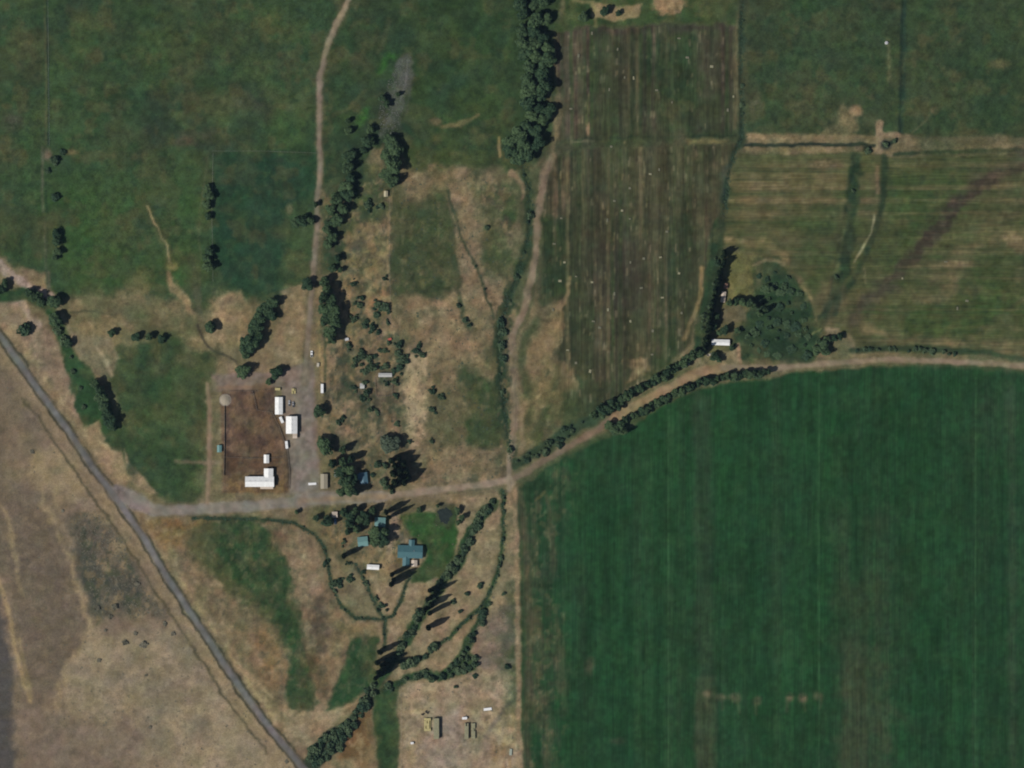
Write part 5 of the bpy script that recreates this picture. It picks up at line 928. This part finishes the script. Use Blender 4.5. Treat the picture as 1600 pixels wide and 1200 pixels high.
house('house', 'pale teal roofed cottage nearest the gravel road', 'house', 594, 816, 16, 14, M_TEAL2, M_WWALL, 2.7, 1.4, 'x', -.05)
house('house', 'pale teal roofed cottage under trees, left of the drive', 'house', 567, 846, 15, 14, M_TEAL2, M_WWALL, 2.7, 1.4, 'x', .1)
o = house('house', 'large dark teal roofed farmhouse beside the bright lawn', 'house', 641, 862, 38, 19, M_TEAL, M_WWALL, 3.2, 2.2, 'x', -.03)
wing(o, 1.2, 8.2, 8 * S, 9 * S, 2.8, 1.0, 'y', M_TEAL, M_WWALL, False); wing(o, -3.6, -9.0, 10 * S, 14 * S, 2.8, 1.1, 'y', M_TEAL, M_WWALL, False)
MB().box(3.4, 3.9, .6, 1.2, 3.2, 6.1).build('chimney', M_CONC, o)
house('shed', 'small pinkish roofed shed at the lower corner of the teal farmhouse', 'shed', 647.5, 880, 8, 9, M_PINK, M_WWALL, 2.5, .8, 'y')
house('mobile_home', 'white mobile home standing alone below the farm drive', 'mobile home', 583, 886, 18, 6.5, M_WROOF, M_WWALL, 2.9, .5, 'x', -.05)
house('house', 'long white roofed house in the eastern farmstead', 'house', 1126, 535, 27, 8, M_WROOF, M_WWALL, 2.8, .8, 'x', -.03)
house('shed', 'narrow tan roofed shed beside the poplar windbreak', 'shed', 1130, 464, 6, 16, M_PINK, M_GWALL, 2.4, .7, 'y', -.12)
house('shed', 'little brown roofed shed above the narrow tan shed', 'shed', 1134, 447, 5, 7, mk('brown_roof', (.23, .13, .09), .8), M_GWALL, 2.2, .6, 'y', -.12)
house('shed', 'small teal roofed shelter on the left corral fence', 'shed', 343, 701, 6, 10, M_TEAL2, M_GWALL, 2.3, .6, 'y')
house('shed', 'grey roofed animal shed at the edge of the dry lots', 'shed', 602, 586, 20, 5, M_GREY, M_GWALL, 2.3, .5, 'x')
house('shed', 'small grey roofed shed among bushes in the dry lots', 'shed', 566, 603, 6, 7, M_GREY, M_GWALL, 2.2, .5, 'x')
house('shed', 'small pale shed at the reed edge below the tall trees', 'shed', 603, 303, 5, 8, mk('straw_roof', (.40, .36, .24), .9), M_GWALL, 2.2, .6, 'y')
# ------------------------------------------------------------------ vehicles and farm gear
M_TYRE = mk('tyre_rubber', (.02, .02, .02), .9); M_WPAINT = mk('white_paint', (.75, .75, .74), .35, spec=.5, var=.03); M_SPAINT = mk('silver_paint', (.38, .39, .40), .35, spec=.5, var=.04); M_BPAINT = mk('blue_paint', (.06, .15, .28), .35, spec=.5, var=.04); M_RPAINT = mk('faded_red_paint', (.40, .09, .06), .6, var=.1); M_GALV = mk('galvanised', (.5, .5, .5), .5, .3); M_TPAINT = mk('tan_paint', (.42, .38, .30), .6, var=.06)
def wheel(root, x, y, r=.36, wd=.24):
    w_ = MB().tube((x, y - wd / 2, r), (x, y + wd / 2, r), r, r, 14).build('wheel', M_TYRE, root); MB().tube((x, y - wd / 2 - .01, r), (x, y + wd / 2 + .01, r), r * .55, r * .55, 10).build('rim', M_GALV, w_)
def pickup(label, x, y, rz, paint, sc=1.0):
    o = tag(empty('pickup_truck', x, y, rz), label, 'truck'); o.scale = (sc,) * 3
    MB().prism([(-2.7, .45), (2.65, .45), (2.7, .8), (2.55, 1.05), (1.3, 1.12), (.1, 1.12), (-.2, 1.12), (-2.7, 1.12)], 'y', -.95, .95).build('body', paint, o, .04)
    c = MB().prism([(1.25, 1.1), (.65, 1.75), (-.55, 1.78), (-.75, 1.1)], 'y', -.85, .85).build('cab', paint, o, .04)
    MB().prism([(1.28, 1.16), (.72, 1.72), (.76, 1.74), (1.33, 1.18)], 'y', -.74, .74).build('windscreen', M_GLASS, c)
    MB().prism([(1.0, 1.2), (.6, 1.66), (-.45, 1.68), (-.55, 1.2)], 'y', -.87, .87).build('side_window', M_GLASS, c)
    MB().box(-2.6, -.85, -.75, .75, 1.125, 1.14).build('cargo_bed', M_TYRE, o)
    for sx in (-1.7, 1.75):
        for sy in (-.86, .86): wheel(o, sx, sy)
    for sy in (-.7, .7): MB().box(2.66, 2.73, sy - .18, sy + .18, .7, .9).build('headlight', M_TRIM, o)
    return o
def trailer(name, label, x, y, rz, ln, wd, h, mat, cat='trailer'):
    o = tag(empty(name, x, y, rz), label, cat)
    MB().box(-ln / 2, ln / 2, -wd / 2, wd / 2, .55, .55 + h).build('body', mat, o, .05)
    if h > 1: MB().box(ln / 2 - .02, ln / 2 + .05, -wd / 2 + .2, wd / 2 - .2, .7, .4 + h).build('door', M_TRIM, o); MB().box(-.3, .3, -.3, .3, .55 + h, .7 + h).build('roof_vent', M_GALV, o)
    m = MB().tube((-ln / 2, -wd * .3, .5), (-ln / 2 - 1.2, 0, .5), .05, .05, 6); m.tube((-ln / 2, wd * .3, .5), (-ln / 2 - 1.2, 0, .5), .05, .05, 6); m.build('hitch', M_METAL, o)
    for sx in (-.45, .45):
        for sy in (-wd / 2 + .05, wd / 2 - .05): wheel(o, sx * 1.1, sy, .34)
    return o
pickup('white pickup truck parked on the lane above the farmyard', 487, 553, math.pi / 2, M_WPAINT, 1.1)
pickup('silver pickup truck parked beside the long white shed', 452, 630, math.pi / 2, M_SPAINT)
pickup('grey pickup truck parked right of the silver one in the farmyard', 458, 632, math.pi / 2 + .1, mk('grey_paint', (.24, .24, .25), .4, spec=.5))
pickup('blue pickup truck parked beside the pale shed below the road', 524, 815, math.pi / 2, M_BPAINT)
pickup('white pickup truck parked beside the curved tan road', 1073, 571, .6, M_SPAINT, 1.1)
pickup('pale truck parked left of the eastern farmstead drive', 1109, 554, .3, M_TPAINT)
trailer('stock_trailer', 'short white stock trailer slanted between the two large white buildings', 440, 656, 2.0, 6, 2.6, 2.0, M_WPAINT)
trailer('stock_trailer', 'slim white trailer below the workshop by the corral fence', 448, 695, math.pi / 2 + .1, 7, 2.4, 2.0, M_WPAINT)
trailer('box_trailer', 'tall narrow white trailer at the top right of the farmyard', 503.5, 607, math.pi / 2, 8.5, 2.5, 2.6, M_WPAINT)
trailer('flatbed_trailer', 'low white flatbed trailer near the tan grey shed', 488, 756, .05, 7.5, 2.2, .35, M_WPAINT)
trailer('farm_wagon', 'small faded red wagon at the edge of the dry lots', 609, 530, .3, 3.4, 2.0, .9, M_RPAINT, 'wagon')
trailer('farm_wagon', 'pale tan wagon standing beside the lane above the farmyard', 497, 570, 1.5, 3.6, 2.4, 1.1, M_TPAINT, 'wagon')
trailer('farm_wagon', 'grey wagon below the thick stand of trees in the dry lots', 542, 530, .2, 3.6, 2.6, .8, M_GALV, 'wagon')
trailer('flatbed_trailer', 'pale flatbed trailer above the hay stacks in the hay yard', 762, 1108, .12, 7.5, 2.4, .4, M_WPAINT)
trailer('box_trailer', 'small white trailer at the head of the right hay stacks', 726, 1122, .05, 4.6, 2.3, 1.6, M_WPAINT)
trailer('farm_wagon', 'small pale wagon on the left side of the hay yard', 644, 1161, .1, 2.8, 2.0, 1.2, M_WPAINT, 'wagon')
trailer('farm_wagon', 'grey green wagon in the lower right of the hay yard', 798, 1175, 1.5, 6, 2.4, .7, mk('grey_green_paint', (.30, .33, .27), .7), 'wagon')
o = tag(empty('water_tank', 1385, 67), 'small white water tank in the upper right pasture', 'tank'); MB().tube((0, 0, 0), (0, 0, 1.6), 1.5, 1.5, 18).build('tank', M_WPAINT, o); MB().tube((0, 0, 1.6), (0, 0, 1.75), 1.52, .3, 18).build('lid', M_GALV, o)
o = tag(empty('stock_tank', 500, 645), 'round pale stock tank beside the dark farmyard tree', 'tank'); MB().tube((0, 0, 0), (0, 0, .7), 1.3, 1.35, 18).build('tank', M_GALV, o); MB().tube((0, 0, .7), (0, 0, .705), 1.2, 1.2, 18).build('water_surface', M_GLASS, o)
# ------------------------------------------------------------------ hay
M_HAYB = mk('fresh_hay', (.36, .35, .20), .95, var=.2, scale=2, bump=.5); M_HAYP = mk('bleached_hay', (.25, .24, .15), .95, var=.2, scale=2, bump=.5); M_HAYY = mk('yellow_straw', (.42, .36, .17), .95, var=.18, scale=2, bump=.5)
M_TW = mk('twine', (.10, .08, .05), .9)
bl = MB().box(-1.2, 1.2, -.6, .6, 0, 1.0).mesh('hay', M_HAYP, .08); bl2 = MB().box(-1.2, 1.2, -.6, .6, 0, 1.0).mesh('hay', mk('greyed_hay', (.15, .15, .10), .95, var=.2, bump=.5), .08); tw = MB()
for q in (-.7, 0, .7): tw.box(q - .03, q + .03, -.612, .612, -.0, 1.012)
tw = tw.mesh('twine', M_TW)
def bales(pts, label, group):
    for k, (x, y) in enumerate(sorted(pts, key=lambda p: p[1])):
        o = tag(empty('hay_bale', x, y, tr.choice((0, math.pi / 2)) + tr.uniform(-.2, .2)), f'{label}, {ordw(k)} from the top', 'hay bale', group); o.scale = (tr.uniform(.8, 1.35), tr.uniform(1.0, 1.9), tr.uniform(.7, 1)); link('hay', tr.choice((bl, bl2, bl2)), o); link('twine', tw, o)
bales([(1061, 60), (1074, 90), (976, 121), (990, 122), (952, 140), (1050, 160), (1026, 141), (1112, 104), (1146, 151), (1137, 172), (965, 77), (925, 52), (904, 87), (892, 170)], 'pale hay bale in the upper mown field', 'bales in the upper mown field')
bales([(955, 229), (1016, 272), (984, 294), (1030, 265), (949, 344), (972, 329), (1042, 362), (1006, 404), (866, 381), (882, 410), (875, 439), (900, 432), (925, 441), (960, 459), (1002, 450), (1035, 465), (950, 484), (985, 502), (937, 512), (1020, 517), (927, 502), (1065, 489), (887, 547), (1019, 554), (900, 567), (922, 580), (877, 341), (984, 342), (960, 314), (1061, 427), (1032, 402), (864, 484), (985, 410)], 'pale hay bale in the large striped central field', 'bales in the central field')
bales([(1511, 470), (1496, 482), (1478, 409), (1410, 435)], 'pale hay bale in the patchy right hand field', 'bales in the right hand field')
def stack(label, x, y, nx, ny, nz, mat, drop=0.0, seed=0):
    r = random.Random(seed); o = tag(empty('hay_stack', x, y), label, 'hay stack'); me = MB().box(-.595, .595, -1.195, 1.195, 0, .99).mesh('bale', mat, .06)
    for i in range(nx):
        for j in range(ny):
            hh = nz if r.random() > drop else max(1, nz - r.randint(1, 2))
            for k in range(hh): b_ = link('bale', me, o); b_.location = ((i - (nx - 1) / 2) * 1.22 + r.uniform(-.05, .05), (j - (ny - 1) / 2) * 2.42 + r.uniform(-.08, .08), k * 1.0)
stack('tall pale green hay stack with a dark shadow strip beside it', 682, 1138, 4, 8, 4, M_HAYP, .0, 1)
stack('low yellow straw stack left of the tall hay stack', 668, 1132, 5, 5, 2, M_HAYY, .3, 2)
stack('narrow pale hay stack, left of the right pair in the hay yard', 729, 1142, 3, 6, 3, M_HAYP, .1, 3)
stack('narrow pale hay stack, right of the right pair in the hay yard', 739.5, 1142, 3, 6, 2, M_HAYP, .3, 4)
stack('small yellow straw stack above the long white shed', 434, 608, 4, 1, 2, M_HAYY, .2, 5)
stack('small yellowish straw stack in the farmyard below the lane', 459, 611, 3, 2, 2, M_HAYY, .5, 6)
# round pale heap at the corner of the corral
hv = []; hf = []; hr = random.Random(4)
for k in range(7):
    q = 1 - k / 7
    for i in range(24): a = i * math.pi / 12; g = q * 5.4 * (1 + hr.uniform(-.05, .05)); hv.append((g * math.cos(a), g * math.sin(a), -.15 + 1.9 * (1 - q ** 1.6) + hr.uniform(-.05, .05)))
for k in range(6):
    for i in range(24): hf.append((k * 24 + i, k * 24 + (i + 1) % 24, (k + 1) * 24 + (i + 1) % 24, (k + 1) * 24 + i))
hf.append(tuple(6 * 24 + i for i in range(24))); h = MB(); h.v = hv; h.f = hf
o = tag(empty('feed_heap', 352, 625), 'round pale tan heap at the upper left corner of the corral', 'heap'); h.build('heap', mk('chopped_feed', (.30, .26, .195), .95, var=.12, bump=.4), o); rm_ = MB()
for i in range(20):
    a0_, a1_ = i * math.pi / 10, (i + 1) * math.pi / 10; rm_.tube((5.5 * math.cos(a0_), 5.5 * math.sin(a0_), .1), (5.5 * math.cos(a1_), 5.5 * math.sin(a1_), .1), .22, .22, 6)
rm_.build('rim', M_GWALL, o)
# tyre heaps by the hay
for n_, (x, y, lb) in enumerate(((667, 1113, 'dark heap of old tyres above the yellow straw stack'), (661, 1117, 'small heap of old tyres left of the larger tyre heap'))):
    o = tag(empty('tyre_heap', x, y), lb, 'tyres'); hr = random.Random(n_)
    for k in range(9 - 4 * n_): a = hr.uniform(0, 6.28); q = hr.uniform(0, 1.8); MB().tube((0, 0, 0), (0, 0, .3), .6, .6, 12).build('tyre', M_TYRE, o).location = (q * math.cos(a), q * math.sin(a), hr.choice((0, .3, .6)))
# pond
def pr_(a): return 1 + .12 * math.sin(3 * a) + .08 * math.sin(5 * a + 1) + .06 * math.sin(9 * a + 2) + .05 * math.sin(14 * a)
pv = [(9.5 * pr_(a) * .6 * math.cos(a) * 1.1, 12 * pr_(a) * .6 * math.sin(a), 0) for a in [i * math.pi / 36 for i in range(72)]]
pm = bpy.data.meshes.new('pond'); pm.from_pydata(pv, [], [tuple(range(72))]); pm.materials.append(mk('pond_water', (.022, .03, .026), .2, spec=.25, var=.4, scale=.3)); o = link('pond', pm); o.location = (*W(695, 805), zat(695, 805) + .3); tag(o, 'small dark round pond at the top of the bright lawn', kind='structure')
# ------------------------------------------------------------------ fences
POST = MB().box(-.08, .08, -.08, .08, -.4, 1.5).mesh('post', M_GWALL); TPOST = MB().box(-.13, .13, -.13, .13, -.4, 1.7).mesh('post', M_GWALL)
RAIL = MB().box(0, 1, -.03, .03, -.08, .08).mesh('rail', M_GWALL); BRD = MB().box(0, 1, -.03, .03, -.22, .22).mesh('board', M_GWALL); WIRE = MB().box(0, 1, -.012, .012, -.012, .012).mesh('wire', M_METAL)
def fence(name, label, pts, sp, kind='rail'):
    o = tag(empty(name, *pts[0]), label, 'fence'); org = o.location.copy()
    post, part, lv = {'rail': (POST, RAIL, (.5, .95, 1.35)), 'board': (TPOST, BRD, (.35, .85, 1.35)), 'wire': (POST, WIRE, (.45, .9, 1.25))}[kind]
    for a, b in zip(pts[:-1], pts[1:]):
        d = math.dist(a, b); n = max(1, round(d * S / sp))
        P_ = [(a[0] + (b[0] - a[0]) * i / n, a[1] + (b[1] - a[1]) * i / n) for i in range(n + 1)]
        W3 = [(*W(*p), zat(*p)) for p in P_]
        for i in range(n + 1 if b == pts[-1] else n): q = link('post', post, o); q.location = (W3[i][0] - org.x, W3[i][1] - org.y, W3[i][2] - org.z)
        for i in range(n):
            u, v = W3[i], W3[i + 1]; dx, dy, dz = (v[k] - u[k] for k in range(3)); ln = math.hypot(dx, dy)
            for z in lv: q = link(part.name.split('.')[0], part, o); q.location = (u[0] - org.x, u[1] - org.y, u[2] - org.z + z); q.rotation_euler = (0, -math.atan2(dz, ln), math.atan2(dy, dx)); q.scale = (math.hypot(ln, dz), 1, 1)
    return o
fence('board_fence', 'tall board windbreak fence along the left side of the corral', [(351, 634), (351, 690), (350, 743)], 3, 'board')
fence('rail_fence', 'slanting rail fence along the right side of the corral', [(425, 644), (437, 668), (449, 702), (453, 740), (452, 764)], 3)
fence('rail_fence', 'rail fence of the small pen at the top of the corral', [(395, 611), (402, 641), (425, 644)], 3)
fence('rail_fence', 'rail fence closing the top of the corral', [(358, 611), (395, 611), (428, 608)], 3)
fence('rail_fence', 'rail fence crossing the corral above the L shaped barn', [(353, 714), (412, 716), (448, 713)], 3)
fence('rail_fence', 'pale rail fence of the pen below the grey animal shed', [(613, 590), (613, 618), (588, 619), (586, 590)], 3)
fence('wire_fence', 'wire fence running down the left pasture', [(75, 0), (76, 110), (77, 228)], 6, 'wire')
fence('wire_fence', 'wire fence along the top of the darker pasture', [(332, 236), (410, 236), (495, 239)], 6, 'wire')
fence('wire_fence', 'wire fence down the left edge of the darker pasture', [(333, 240), (331, 330), (333, 440)], 6, 'wire')
fence('wire_fence', 'wire fence between the yellow lots and the grazed paddock', [(609, 310), (609, 420), (611, 525)], 5, 'wire')
fence('wire_fence', 'wire fence down the left edge of the bare hay yard', [(627, 1072), (627, 1198)], 5, 'wire')
# ------------------------------------------------------------------ air
hz = MB().box(-7000, 7000, -7000, 7000, -6, 4030)
hm = bpy.data.materials.new('thin_haze'); hm.use_nodes = True; ht = hm.node_tree; ht.nodes.remove(ht.nodes['Principled BSDF'])
pv_ = ht.nodes.new('ShaderNodeVolumePrincipled'); pv_.inputs['Color'].default_value = (.45, .68, 1.0, 1); pv_.inputs['Density'].default_value = 6.0e-6; pv_.inputs['Anisotropy'].default_value = 0.0
ht.links.new(pv_.outputs[0], [n for n in ht.nodes if n.type == 'OUTPUT_MATERIAL'][0].inputs['Volume'])
tag(hz.build('haze', hm), 'thin bluish air over the whole farmland', kind='stuff')
